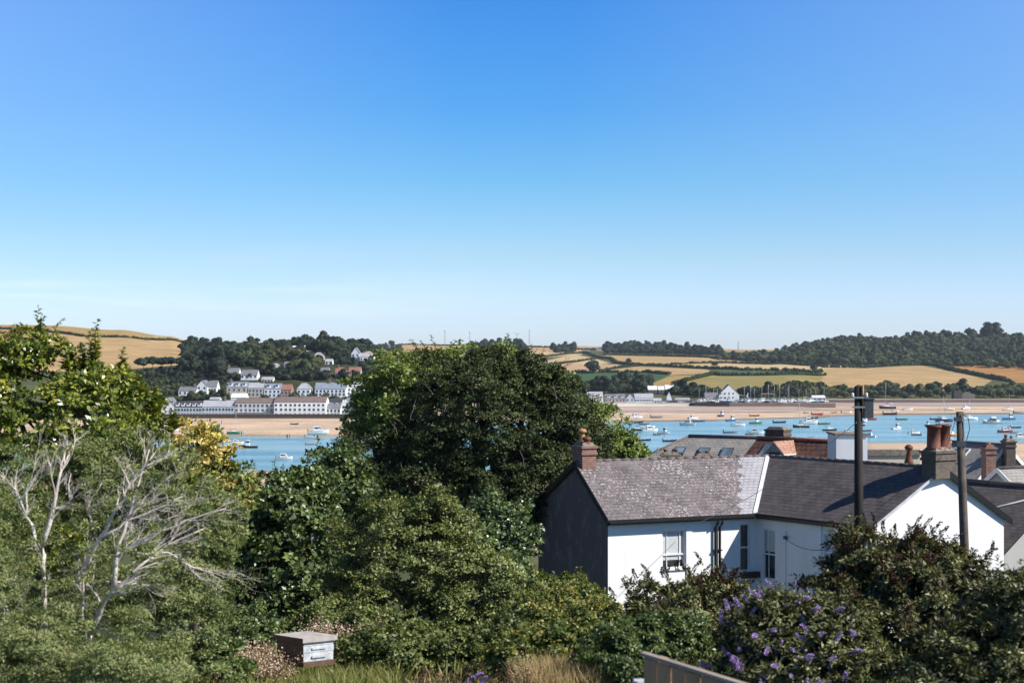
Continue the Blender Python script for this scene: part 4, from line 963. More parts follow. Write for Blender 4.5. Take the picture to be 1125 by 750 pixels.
# individual trees: quay belt, right shore, lone hedgerow trees, skyline tops
for j in range(28):
    px = 765+j*5.2+g.uniform(-1.5, 1.5)
    if 786 < px < 815: continue
    p = ground_at(px, 436.5+g.uniform(-1.5, .5), 948); far_tree(p-up(.4), g.uniform(4.2, 6.0), g.randrange(6), g.choice(['mid', 'dark', 'dark']), 'dark rounded tree in the belt behind the quay', 'trees behind the quay')
for j in range(62):
    px = 866+j*4.5+g.uniform(-1.5, 1.5); row = j % 2
    if 1043 < px < 1072 and row: px += 0
    yb = (430 if row else 437)+g.uniform(-1, 1)
    if px > 905 and row: yb = 433
    if not row and 1042 < px < 1072: continue
    p = ground_at(px, yb, 1000); far_tree(p-up(.4), g.uniform(4.4, 6.6), g.randrange(6), g.choice(['mid', 'mid', 'olive']), 'green rounded tree in the belt along the right shore', 'trees along the right shore')
for px, py, r, lb in ((652, 410, 9, 'round bush standing in the hedge above the green field'), (691, 399, 4.5, 'small lone tree in the long tan field'), (894, 407, 5, 'lone tree at the hedge corner under the wooded hill'), (785, 402, 4, 'tiny lone tree in the pale stubble field'), (430, 379, 7, 'small lone tree on the skyline above the pink field')):
    p = ground_at(px, py, 1200); far_tree(p-up(.5), r, 1, 'dark', lb, None)
for px, pt, r, lb in ((1067, 359, 9, 'dark tree standing above the wooded hill, left of the tall pair'), (1084, 354, 13, 'left of the tall pair of dark trees crowning the wooded hill'), (1095, 354.5, 13, 'right of the tall pair of dark trees crowning the wooded hill'), (1039, 361, 9, 'rounded tree topping the middle of the wooded hill'), (1006, 362, 9, 'rounded tree topping the left part of the wooded hill')):
    Y = 2150; x = at(px, 0, Y).x; z = at(0, pt, Y).z; o = far_tree(Vector((x, Y, gz(x, Y)-.5)), r, 4 if r > 10 else 2, 'dark', lb, None); hgt = z-o.location.z; o.scale = (r, r, max(.3, hgt/(2.0 if r > 10 else 1.55)))
# hedgerows
def hedge(label, pts, r, ymin=960, k='hedge'):
    r *= .78; P = [ground_at(x, y, ymin) for x, y in pts]; Vs, Qs, Rs = [], [], []; o = 0; h_ = random.Random(int(pts[0][0]))
    c0 = np.array(P[0]); V, Q, rn, mi = FT[1]; keep = mi == 0; core = Q[keep]
    for a, b in zip(P, P[1:]):
        L = (Vector((b.x, b.y, 0))-Vector((a.x, a.y, 0))).length; n = max(1, int(L/(r*1.25)))
        for i in range(n):
            t = i/n; x, y = a.x+(b.x-a.x)*t+h_.uniform(-.3, .3)*r, a.y+(b.y-a.y)*t; z = gz(x, y)-r*.35; rr = r*h_.uniform(.7, 1.2)
            ang = h_.uniform(0, 6.28); ca, sa = math.cos(ang), math.sin(ang); Rm = np.array([[ca, sa, 0], [-sa, ca, 0], [0, 0, 1]])
            sub = core[h_.randrange(3)::3] if n > 60 else core[::2]
            sub = np.concatenate([sub, core[-72:]])
            Vs.append((V@Rm)*rr+np.array([x, y, z])-c0); Qs.append(sub+o); Rs.append(np.full(len(sub), h_.random()*.6+.2)); o += len(V)
    tag(link('hedgerow', mesh_np('hedgerow', np.concatenate(Vs), np.concatenate(Qs), LF[k], np.concatenate(Rs)), loc=Vector(c0)), label, 'hedge')
hedge('longest winding hedge, running from the skyline down across all the middle fields', [(640,387.5),(650,390.5),(661,394),(678,399.5),(707,401.5),(774,405.2),(817,407),(870,408),(905,408.7)], 3.6)
hedge('straight hedge along the top of the long tan field below the skyline wood', [(664,390),(720,390.6),(780,393),(825,397.5)], 3.2)
hedge('hedge along the top of the dark green field', [(585,409),(636,409.6),(672,409.3),(710,409.3),(736,412)], 3.2)
hedge('short slanting hedge between the golden corner field and the olive field', [(741,423),(760,417),(783,411.3)], 3.2)
hedge('hedge over the top of the olive field', [(783,411),(791,412.6),(850,412),(908,412.5)], 3.0)
hedge('hedge between the long tan field and the pale stubble field', [(707,401.5),(735,400.8),(798,398.8),(860,400),(905,403)], 2.8)
hedge('curving hedge climbing over the large tan field below the wooded hill', [(905,403.6),(950,404.3),(982,401.6),(1013,401),(1039,405.5),(1067,411.3),(1090,416),(1112,420)], 4.2)
hedge('short hedge running left from the winding hedge between two small fields', [(660,408),(671,405.8),(702,402.5)], 2.6)
hedge('hedge across the upper left of the middle fields', [(560,394.8),(600,391.8),(630,388.6),(646,387)], 3.0)
hedge('hedge between the pale strip and the pink field right of the big dark tree', [(590,403),(620,399.2),(655,394.6)], 2.8)
hedge('skyline hedge left of the skyline clump', [(395,382),(430,379.8),(470,379),(515,379.5)], 3.0)
hedge('hedge at the foot of the pink skyline field', [(397,387.5),(450,388.2),(515,388)], 3.0)
hedge('skyline hedge between the masts and the farmhouses', [(578,381),(600,381.5),(640,384),(664,385)], 3.2)
hedge('dark hedge crossing the tan hill at far left', [(-60,363),(0,361.5),(48,363.8),(91,369.8),(120,371),(160,373.5),(200,376.5),(214,378.5)], 2.6, 1000)
hedge('thick hedge line at the foot of the wooded hill', [(862,399.8),(905,401),(945,402.5),(982,401.6)], 3.4)

# ---------------------------------------------------------------- boats
HULL = dict(white=fm('white_hull', (.78,.78,.77), .35), navy=fm('navy_hull', (.02,.035,.09), .35), black=fm('black_hull', (.02,.02,.025), .4), red=fm('red_hull', (.35,.05,.04), .4), green=fm('green_hull', (.06,.20,.13), .4),
            grey=fm('grey_hull', (.22,.24,.26), .5), blue=fm('blue_hull', (.05,.16,.35), .35), cream=fm('cream_hull', (.62,.55,.38), .4), orange=fm('orange_hull', (.55,.22,.05), .4))
DECK = fm('pale_deck', (.60,.58,.54)); CANV = fm('blue_canvas', (.05,.12,.30), .8); ALU = fm('mast_alloy', (.45,.46,.48), .4); BOATS = {}
def hull_mb(L, Bm, Fb, mi=0, pointed=.5):
    mb = MB(); st = [(-.5, .80, .92), (-.25, .97, .90), (0, 1, .92), (.22, .86, 1.0), (.38, .50, 1.12), (.5, .04, 1.25)]; rings = []
    for x, hb, fb in st:
        X = x*L; b_ = hb*Bm/2; z = fb*Fb
        rings.append([(X, -b_, z), (X, -b_*.86, z*.25), (X-.02*L*(x > .4), 0, -.25*Fb+(.3*Fb if x > .4 else 0)), (X, b_*.86, z*.25), (X, b_, z), (X, b_*.80, z-.02), (X, -b_*.80, z-.02)])
    for r0, r1 in zip(rings, rings[1:]):
        for i in range(6):
            mb.face([r0[i], r1[i], r1[i+1], r0[i+1]][::-1], 1 if i == 5 else (0 if i < 4 else 1))
        mb.face([r0[6], r1[6], r1[0], r0[0]][::-1], 1)
    mb.face(rings[0][:5]); mb.face([rings[0][4], rings[0][5], rings[0][6], rings[0][0]], 1); mb.face(rings[-1][:5][::-1])
    return mb
def make_boat(kind, colr):
    key = (kind, colr)
    if key in BOATS: return copy_tree(BOATS[key]), False
    nm = dict(C='motor_cruiser', Y='sailing_yacht', D='dinghy', W='fishing_boat', K='sailing_boat')[kind]
    T = thing(nm, (0, 0, 0), '', ''); hm = HULL[colr]
    def pt(mb, n, m, par=None): return mb.build(n, m, par or T, world=False)
    if kind == 'C':
        pt(hull_mb(6.2, 2.3, .85), 'hull', [hm, DECK])
        b = MB(); b.hexa([(-1.3,-.85,.75),(1.3,-.7,.85),(1.3,.7,.85),(-1.3,.85,.75),(-1.2,-.75,1.75),(.4,-.65,1.75),(.4,.65,1.75),(-1.2,.75,1.75)]); c = pt(b, 'cabin', HULL['white'])
        b = MB(); b.hexa([(.45,-.72,1.2),(1.02,-.74,1.05),(1.02,.74,1.05),(.45,.72,1.2),(.15,-.68,1.65),(.5,-.66,1.6),(.5,.66,1.6),(.15,.68,1.65)]); b.box((-.4, 0, 1.35), (1.2, 1.66, .34)); pt(b, 'cabin_windows', FGL, c)
        b = MB(); b.box((-2.9, 0, .55), (.35, .4, 1.0), taper=.8); pt(b, 'outboard', HULL['black'])
    elif kind == 'W':
        pt(hull_mb(5.6, 2.1, .8), 'hull', [hm, DECK])
        b = MB(); b.box((.6, 0, 1.45), (1.3, 1.3, 1.5), taper=.85); c = pt(b, 'wheelhouse', HULL['white'])
        b = MB(); b.box((.6, 0, 1.72), (1.26, 1.26, .42)); pt(b, 'wheelhouse_windows', FGL, c)
        b = MB(); b.tube([(.2, 0, 2.1), (.2, 0, 3.6)], .04, 5); pt(b, 'mast', ALU)
    elif kind == 'D':
        pt(hull_mb(4.4, 1.7, .55), 'hull', [hm, DECK])
        b = MB(); b.box((-.6, 0, .56), (.25, 1.3, .05)); b.box((.8, 0, .58), (.25, 1.1, .05)); pt(b, 'thwarts', M['fence'])
        b = MB(); b.box((-2.25, 0, .5), (.28, .3, .8), taper=.8); pt(b, 'outboard', HULL['black'])
    else:
        pt(hull_mb(6.8, 2.2, .8), 'hull', [hm, HULL['white']])
        b = MB(); b.hexa([(-.8,-.6,.75),(1.6,-.45,.85),(1.6,.45,.85),(-.8,.6,.75),(-.7,-.5,1.2),(1.2,-.35,1.12),(1.2,.35,1.12),(-.7,.5,1.2)]); pt(b, 'cabin', HULL['white'])
        b = MB(); b.tube([(.7, 0, .9), (.7, 0, 8.2)], [.10, .07], 6); m_ = pt(b, 'mast', ALU)
        b = MB(); b.tube([(.62, 0, 1.75), (-2.3, 0, 1.6)], .09 if kind == 'Y' else .14, 6); pt(b, 'boom', CANV if kind == 'Y' else ALU)
        b = MB(); b.tube([(3.35, 0, .95), (.7, 0, 7.8)], .018, 3); b.tube([(-3.3, 0, .8), (.7, 0, 8.1)], .018, 3); pt(b, 'rigging', M['wire'])
    BOATS[key] = T; return T, True
HSC = dict(C=6.2, W=5.6, D=4.4, Y=6.8, K=6.8)
def boat(kind, colr, px, py, lpx, head, label, heel=0.0, ymin=None):
    if ymin: p = ground_at(px, py, ymin)
    else:
        Y = H*F/(py-HZ); p = Vector(((px-CX)/F*Y, Y, 0)); z = gz(p.x, p.y)
        if z > 0: p.z = z; p.y = Y*(1-z/H); p.x = (px-CX)/F*p.y; p.z = max(0, gz(p.x, p.y))
    T, new = make_boat(kind, colr); s = lpx*p.y/F/HSC[kind]; s = min(max(s, .6), 1.5)
    s *= 1.2; T.scale = (s, s, s*1.3); T.rotation_euler = (heel, 0, head); T.location = p-up(.08)+up(.10 if p.z > 0 else 0)
    tag(T, label, dict(C='motor boat', W='fishing boat', D='dinghy', Y='yacht', K='sailing boat')[kind], 'boats on the estuary')
    for ch in T.children:
        pass
    return T
BL = [l.split('|') for l in '''C|white|698.5|459.5|13|.3|white motor boat aground on the mud nearest the inn, leftmost there
D|black|700|464.5|11|.2|dark dinghy at the water's edge just below the leftmost grounded motor boat
D|green|708|466.3|9|.1|small green dinghy at the edge of the mud left of the mooring
D|grey|721.5|458.8|11|.1|grey dinghy lying alone on the mud below the inn
C|white|761.5|460.6|11|.5|white motor boat aground beside a low blue dinghy
D|blue|768|463|11|-.1|low blue dinghy beside the grounded white motor boat
C|white|755|467|14|2.9|bright white motor boat afloat right of centre over open water
K|black|701|472.8|13|3.0|black hulled sailing boat near the bright edge of the big tree
Y|white|712|470|13|.1|white yacht just beyond the black hulled sailing boat
C|white|714|474|15|.2|white motor boat right of the black hulled sailing boat
D|black|722|477.5|8|.6|tiny black tender tied behind the round white fishing boat
W|white|729|476.5|12|-.5|rounded white fishing boat with a black tender
D|black|708|484|12|.1|black dinghy close to the tree above the grey hipped roof
D|navy|736|485|13|-.3|navy dinghy just above the left hip of the grey roof
D|orange|744|484.5|9|.1|orange dinghy touching the left hip of the grey roof
W|navy|792.5|457.3|10|.9|navy fishing boat aground on the sand below the clubhouse
D|red|829|457|9|-.2|small red dinghy on the sand under the brown quay wall
W|blue|803.5|462.5|11|.4|blue fishing boat afloat near the sand below the clubhouse
C|white|811|468|13|.0|white motor boat afloat left of the blue hulled boats, over the grey roof ridge
W|green|830.5|465.5|12|.2|green fishing boat afloat left of the brown stone chimney
D|navy|856.5|464.5|12|.1|navy dinghy straight above the brown stone chimney
D|grey|802.7|475.5|13|.0|long grey dinghy just above the ridge of the grey roof
C|white|830|476.8|15|-.2|white motor boat immediately left of the brown stone chimney
D|black|823.5|477.3|6|.5|tiny black tender beside the white boat left of the chimney
K|black|880|469.5|15|3.1|large black hulled sailing boat above the brown pantile ridge
C|white|889|465.5|17|.1|large white cruiser behind the large black hulled sailing boat
D|green|905.5|466|11|.0|green dinghy right of the large white cruiser
K|black|911.5|473|13|.0|black hulled sailing boat above the flat topped white block
D|grey|886|453.8|6|.6|tiny grey boat on the sand under the right part of the quay
D|red|898|455.8|11|.1|long red dinghy on the sand under the right part of the quay
D|black|893.5|459.4|9|-.15|low black dinghy at the sand edge left of the tall pole
D|red|916.5|453.5|6|.3|tiny red boat high on the mud left of the tall pole
C|blue|931|476.5|13|.1|blue motor boat against the left side of the tall pole
D|white|930|453.7|10|.1|white dinghy on the mud left of the tall pole
W|navy|949|467.5|9|1.2|navy fishing boat just right of the tall pole
W|white|950.5|462.5|7|.8|small white fishing boat right of the tall pole near the mud
D|navy|952.5|473.5|10|.4|navy dinghy right of the tall pole, over the white block
C|white|955|480|11|2.6|white motor boat beached just right of the tall pole
C|red|957|461.2|11|.1|red and white motor boat right of the tall pole
K|navy|975|448.8|15|3.05|navy sailing boat lying on the mud between the two poles
D|black|978|455.6|13|.05|dark dinghy lying below the navy sailing boat on the mud
D|white|984|451.8|7|.2|little white dinghy right of the navy sailing boat
C|white|997.5|450.6|9|.1|white motor boat alone on the mud between the two poles
D|green|991|461.2|11|.1|dark green dinghy afloat between the two poles
W|white|985|471.5|11|.5|white fishing boat afloat alone between the two poles
D|navy|1007|478|9|-.4|navy dinghy left of the big terracotta pots
C|white|1004|476.5|11|.1|white motor boat left of the big terracotta pots
W|black|1019|467.6|8|.9|black fishing boat straight above the terracotta pots
K|navy|1037.5|463.2|16|.0|long navy sailing boat left of the leaning pole
C|grey|1035|468.2|13|.3|grey motor boat below the long navy sailing boat
D|navy|1028|460.8|10|.0|navy dinghy at the sand edge above the terracotta pots
C|cream|1044|450.6|9|.1|cream motor boat on the mud left of the leaning pole
C|white|1062|449.8|10|.4|white motor boat on the mud right above the leaning pole
K|white|1066|461|14|.0|white sailing boat afloat just right of the leaning pole
C|white|1090|465|17|3.0|large white motor boat afloat right of the leaning pole
W|blue|1109|461|12|.1|blue fishing boat afloat at the far right
Y|white|1107.5|450.8|10|.1|white yacht standing on the mud at the far right
D|white|1121|454|12|.0|white dinghy at the right edge by the mud
C|red|1104.5|475|14|.1|red hulled motor boat beached on the near sand at the right
C|white|1108|471|9|1.2|white motor boat beached behind the red hulled one
D|black|1116|470|10|.1|black dinghy behind the beached boats at the right edge
D|grey|1116|475.6|9|.1|grey dinghy on the near sand right of the red hulled boat
C|white|1121|482.5|17|.05|long white boat beached nearest the white edged roofs
D|white|1066|498|11|.0|
C|orange|1046|479|12|.3|yellow orange boat beached left of the leaning pole
C|blue|1037|488|13|1.2|blue boat laid up on the near sand behind the terracotta pots
Y|green|257|475.8|13|.1|green yacht aground on the village beach with mast leaning left
W|black|274|492|15|3.1|black fishing boat with cabin afloat off the village beach
C|white|259.5|488|13|.1|white motor boat behind the yellow bush off the village beach
C|white|349.5|476|20|.1|largest white and blue boat at the beach edge, left of the big dark tree
D|white|342|480.5|12|.0|white dinghy just below the largest boat on the beach edge
D|grey|342|485|10|.2|grey dinghy afloat below the white dinghy at the beach
D|black|323.6|465.2|7|.1|small dark boat high on the sand under the white apartment block
C|white|312|504.5|14|.0|white boat glimpsed over the tree tops on the near water
D|white|189|473|12|.3|white dinghy between the laurel and the yellow bush
Y|white|878|486|15|.8|white yacht behind the brown pantile roof, only its mast in sight
Y|navy|893|485|15|.5|navy yacht behind the pantile roof ridge, only its mast in sight'''.split('\n')]
for k, c, px, py, l, h_, lb in BL:
    if not lb: continue
    t = boat(k, c, float(px), float(py), float(l), float(h_), lb, heel=(-.35 if 'leaning' in lb else 0))
# boats laid up on the quay
lay = [('Y','white'),('C','white'),('D','blue'),('Y','blue'),('C','white'),('W','white'),('Y','navy'),('D','white')]
g = random.Random(9)
for j in range(56):
    px = 767+j*2.55+g.uniform(-.8, .8); k, c = lay[j % 8]
    Y = 897+g.uniform(0, 14); x = X9(px, Y); T, _ = make_boat(k, c); s = g.uniform(.95, 1.45)
    T.location = (x, Y, 3.75); T.scale = (s, s, s); T.rotation_euler = (0, 0, g.choice([0, 3.1, 1.2, .4]))
    lb = {'Y': 'laid up sailing yacht with bare mast standing on the quay', 'C': 'white motor boat laid up on the quay', 'W': 'white fishing boat laid up on the quay', 'D': 'small dinghy laid up on the quay'}[k]
    lb = lb.replace('laid up', {'white': 'white hulled laid up', 'blue': 'blue hulled laid up', 'navy': 'navy hulled laid up'}[c] if k in 'YD' else 'laid up')
    tag(T, lb, {'Y': 'yacht', 'C': 'motor boat', 'W': 'fishing boat', 'D': 'dinghy'}[k], {'Y': 'yachts laid up on the quay, %s hulls' % c, 'C': 'motor boats laid up on the quay', 'W': 'fishing boats laid up on the quay', 'D': '%s dinghies laid up on the quay' % c}[k])
p = Vector((X9(822, 905), 905, 3.4)); T = thing('sail_dinghy', p, 'dinghy with its white sail up on the quay right of the clubhouse', 'sailing dinghy')
b = hull_mb(4.5, 1.7, .5); b.v = [(x+p.x, y+p.y, z+p.z+.3) for x, y, z in b.v]; b.build('hull', [HULL['white'], DECK], T)
b = MB(); b.tube([p+up(.5), p+up(6.6)], .05, 5); b.build('mast', ALU, T)
b = MB(); b.hexa([p+Vector((-2, -.02, 1.1)), p+Vector((-.08, -.02, 1.1)), p+Vector((-.08, .02, 1.1)), p+Vector((-2, .02, 1.1)), p+Vector((-.25, -.02, 6.3)), p+Vector((-.08, -.02, 6.4)), p+Vector((-.08, .02, 6.4)), p+Vector((-.25, .02, 6.3))]); b.build('sail', HULL['white'], T)
# cars by the houses of the far shore
def make_car(col):
    T = thing('parked_car', (0, 0, 0), '', 'car'); b = MB()
    b.hexa([(-2.1,-.85,.3),(2.1,-.85,.3),(2.1,.85,.3),(-2.1,.85,.3),(-2.1,-.82,.9),(2.0,-.8,.82),(2.0,.8,.82),(-2.1,.82,.9)]); b.build('body', col, T, world=False)
    b = MB(); b.hexa([(-1.7,-.78,.9),(1.0,-.76,.86),(1.0,.76,.86),(-1.7,.78,.9),(-1.3,-.62,1.45),(.35,-.62,1.45),(.35,.62,1.45),(-1.3,.62,1.45)]); b.build('cabin', FGL, T, world=False)
    for x in (-1.35, 1.35):
        for y in (-.8, .8): b = MB(); b.tube([(x, y-.1, .32), (x, y+.1, .32)], .32, 10); b.build('wheel', HULL['black'], T, world=False)
    return T
CC = {k: make_car(HULL[k]) for k in ('white', 'red', 'navy', 'grey')}; used = set()
def car(px, Y, z, k, label, group, rz=0):
    T = CC[k] if k not in used else copy_tree(CC[k]); used.add(k); T.location = (X9(px, Y), Y, z); T.rotation_euler = (0, 0, rz); tag(T, label, 'car', group)
for j in range(12):
    px = 729+j*3.2; k = ('white', 'grey', 'white', 'red', 'navy', 'white')[j % 6]
    car(px, 918+(j % 3)*3, gz(X9(px, 920), 918+(j % 3)*3), k, k+' car parked between the inn and the quay', k+' cars parked between the inn and the quay', .1*(j % 3))
for j in range(7):
    px = 836+j*9; k = ('navy', 'white', 'red')[j % 3]
    car(px, 918, gz(X9(px, 918), 918), k, k+' car parked behind the boats on the quay', k+' cars parked behind the boats on the quay')
p = Vector((X9(843, 925), 925, gz(X9(843, 925), 925))); T = thing('open_canopy', p, 'brown open sided canopy on posts behind the quay boats', 'canopy')
b = MB(); b.box((p.x, p.y, p.z+5.6), (9.5, 4, .5), taper=.8); b.build('roof', ROOFS['brown'], T)
for x in (-4.3, 4.3):
    for y in (-1.7, 1.7): b = MB(); b.tube([p+Vector((x, y, 0)), p+Vector((x, y, 5.4))], .12, 6); b.build('post', WALLS['brown'], T)
# people on the beach: one continuous skinned body each
def person(px, py, label, shirt, pose=0):
    Y = H*F/(py-HZ); x = (px-CX)/F*Y; z = max(0, gz(x, Y)); Y = Y*(1-z/H); x = (px-CX)/F*Y; z = max(-.1, gz(x, Y))
    me = bpy.data.meshes.new('person')
    J = [(0,0,.92,.15), (0,0,1.15,.14), (0,0,1.40,.15), (0,0,1.52,.06), (0,-.01,1.66,.10), (0,0,1.76,.08), (-.19,0,1.40,.06), (-.26,.03,1.12,.045), (-.24,-.08-.1*pose,.88,.035), (.19,0,1.40,.06), (.27,-.03,1.12,.045), (.25,.08,.88,.035),
         (-.10,0,.86,.10), (-.12,-.08,.48,.065), (-.12,.02,.08,.045), (-.12,-.12,.04,.04), (.10,0,.86,.10), (.12,.10,.48,.065), (.13,.16,.08,.045), (.13,.04,.04,.04)]
    E_ = [(0,1),(1,2),(2,3),(3,4),(4,5),(2,6),(6,7),(7,8),(2,9),(9,10),(10,11),(0,12),(12,13),(13,14),(14,15),(0,16),(16,17),(17,18),(18,19)]
    me.from_pydata([j[:3] for j in J], E_, []); me.materials.append(shirt)
    o = link('person', me, loc=(x, Y, z)); sk = o.modifiers.new('skin', 'SKIN'); o.modifiers.new('sub', 'SUBSURF').levels = 1
    sv = me.skin_vertices[0].data if me.skin_vertices else None
    if sv is None:
        bpy.context.view_layer.objects.active = o
    if sv:
        for v, j in zip(sv, J): v.radius = (j[3], j[3])
        sv[0].use_root = True
    o.rotation_euler = (0, 0, pose*1.3); tag(o, label, 'person')
SK = {k: plain('clothes_'+k, c) for k, c in dict(dark=(.05,.05,.08), blue=(.06,.12,.3), skin=(.35,.2,.13), white=(.6,.6,.6)).items()}
person(315.5, 482, "left person of the pair wading at the water's edge, dark clothes", SK['dark'])
person(318.2, 481.5, 'right person of the pair wading, in blue', SK['blue'], 1)
person(265.5, 478.5, 'person in dark clothes standing by the leaning yacht', SK['dark'], 1)
person(268.2, 478, 'person in white standing by the leaning yacht', SK['white'], 0)
person(243.5, 465.5, 'person in blue walking on the sand above the yellow bush', SK['blue'], 1)

def haze_box(density):
    b = MB(); b.box((0, 2700, 60), (9000, 5800, 180)); m = bpy.data.materials.new('haze_air'); m.use_nodes = True; nt = m.node_tree
    for n in list(nt.nodes):
        if n.type == 'BSDF_PRINCIPLED': nt.nodes.remove(n)
    v = nt.nodes.new('ShaderNodeVolumePrincipled'); v.inputs['Density'].default_value = density; v.inputs['Color'].default_value = (.80, .88, 1.0, 1); v.inputs['Anisotropy'].default_value = .2
    nt.links.new(v.outputs[0], nt.nodes['Material Output'].inputs['Volume'])
    tag(b.build('haze', m), kind='stuff')
haze_box(.00005)
# ================================================================ GARDEN: trees, shrubs, grass, hive, fence
def unit(a): return a/np.maximum(np.linalg.norm(a, axis=-1, keepdims=True), 1e-6)
def leaf_arrays(P, A, Nn, L, Wd, fold=.25, droop=.15):
    """diamond leaves: base P, axis A, normal Nn, length L, half width Wd*L"""
    S_ = unit(np.cross(Nn, A)); L = L[:, None]
    V = np.stack([P, P+A*L*.45-S_*L*Wd+Nn*L*Wd*fold, P+A*L-Nn*L*droop, P+A*L*.45+S_*L*Wd+Nn*L*Wd*fold], 1)
    return V.reshape(-1, 3)
class Crown:
    def __init__(s, seed): s.r = np.random.default_rng(seed); s.V = []; s.Q = []; s.R = []; s.n = 0; s.tips = []
    def add(s, V, rn):
        k = len(V)//4; s.V.append(V); s.Q.append(np.arange(k*4).reshape(-1, 4)+s.n); s.R.append(rn); s.n += k*4
    def clumps(s, blobs, ncl, fill=.35, zmin=-.55, front=.25, amp=.24):
        """clump centres over the surface of a union of ellipsoids, some inside"""
        r = s.r; C = np.array([b[0] for b in blobs]); Rd = np.array([b[1] for b in blobs])
        ph = r.uniform(0, 6.28, (len(C), 4)); w = (Rd[:, 0]*Rd[:, 2])**.9; w /= w.sum(); out = []; dirs = []
        while len(out) < ncl:
            i = r.choice(len(C), p=w); d = r.normal(0, 1, 3); d[1] -= front; d /= np.linalg.norm(d)
            if d[2] < zmin: continue
            rad = r.uniform(.82, 1.06) if r.random() > fill else r.uniform(.35, .85)
            lob = 1+amp*(math.sin(5*d[0]+ph[i, 0])*math.sin(5*d[2]+ph[i, 1])+.6*math.sin(10*d[0]+ph[i, 2])*math.sin(9*d[2]+ph[i, 3]))
            if lob < 1-.55*amp and r.random() < .6: continue
            p = C[i]+d*Rd[i]*rad*lob
            ins = (((p-C)/Rd)**2).sum(1); ins[i] = 9
            if ins.min() < .45 and r.random() < .85: continue
            out.append(p); dirs.append(d)
        return np.array(out), np.array(dirs)
    def fill_clumps(s, C, D, per, rc, L, Wd, flat=.7, out=.8, upb=.35, droop=.15, rnd=(.5, .2), grav=0.0, fold=.25):
        r = s.r; n = len(C)*per; c = np.repeat(C, per, 0); d0 = np.repeat(D, per, 0)
        rcs = np.repeat(rc*r.uniform(.5, 1.25, len(C)), per)[:, None]
        d = unit(r.normal(0, 1, (n, 3))+d0*.4); d[:, 2] = np.abs(d[:, 2])*1.0-.22; P = c+d*rcs*(r.uniform(.15, 1, n)[:, None]**.6)*np.array([1, 1, flat])
        A = unit(d*out+r.normal(0, .6, (n, 3))+np.array([0, 0, -grav])); Nn = unit(d*.45+d0*.75+np.array([0, 0, upb])+r.normal(0, .38, (n, 3)))
        Nn = unit(Nn-A*(Nn*A).sum(1, keepdims=True))
        tone = np.repeat(r.normal(0, rnd[1]*.6, len(C)), per)
        rn = np.clip(r.normal(rnd[0], rnd[1], n)+tone, 0, 1)
        s.add(leaf_arrays(P, A, Nn, L*r.uniform(.6, 1.3, n), Wd, fold, droop), rn)
    def sprays(s, P0, D, length, nleaf, L, Wd, rnd=(.5, .2), bend=.3, pair=.7):
        """leafy shoots: leaves set along a curved stem"""
        r = s.r; m = len(P0); t = np.tile(np.linspace(.08, 1, nleaf), m); p = np.repeat(P0, nleaf, 0); d = np.repeat(D, nleaf, 0)
        ln = np.repeat(length*r.uniform(.6, 1.25, m), nleaf)
        pos = p+d*(t*ln)[:, None]+np.array([0, 0, -1])*((t**2)*ln*bend)[:, None]
        side = unit(np.cross(d, r.normal(0, 1, (len(t), 3))))
        A = unit(d*.6+side*pair+np.array([0, 0, -.15])); Nn = unit(np.cross(A, np.cross(np.array([0., 0, 1.]), A)+1e-4)+r.normal(0, .3, A.shape))
        s.add(leaf_arrays(pos, A, Nn, L*(1.1-.5*t)*r.uniform(.7, 1.2, len(t)), Wd, .25, .2), np.clip(r.normal(rnd[0], rnd[1], len(t)), 0, 1))
        return p[::nleaf]+D*(length)[..., None] if hasattr(length, '__len__') else P0+D*length
    def build(s, name, mat, parent):
        V = np.concatenate(s.V); off = np.array(parent.location)
        return link(name, mesh_np(name, V-off, np.concatenate(s.Q), mat, np.concatenate(s.R)), parent)
def blob(px, py, Y, rx, rz, ry=None):
    c = at(px, py, Y); a = rx/F*Y; b = rz/F*Y
    return (np.array(c), np.array([a, ry if ry else (a+b)/2, b]))
def limbs(T, base, blobs, tips, r0, mat, wob=.06, name='trunk', seed=1):
    """tapered trunk with limbs to each lobe, then branches to some clumps"""
    rr = random.Random(seed); mb = MB(); base = Vector(base)
    cs = [Vector(b[0]) for b in blobs]; mean = sum(cs, Vector())/len(cs); fork = base.lerp(mean, .35)
    mb.tube([base-up(.3), base.lerp(fork, .5)+Vector((rr.uniform(-.05, .05), 0, 0)), fork], [r0, r0*.85, r0*.7], 9); mb.build(name, mat, T)
    br = MB()
    for c in cs:
        m = fork.lerp(c, .5)+Vector((rr.uniform(-1, 1), rr.uniform(-1, 1), rr.uniform(-.3, .6)))*wob*(c-fork).length*2
        br.tube([fork, m, c], [r0*.6, r0*.42, r0*.25], 6, cap=False)
    for t in tips:
        t = Vector(t); c = min(cs, key=lambda q: (q-t).length); m = c.lerp(t, .55)+Vector((rr.uniform(-1, 1), rr.uniform(-1, 1), rr.uniform(-.5, .8)))*(t-c).length*.12
        br.tube([c, m, t], [r0*.24, r0*.13, r0*.04], 4, cap=False)
    br.build('branches', mat, T)
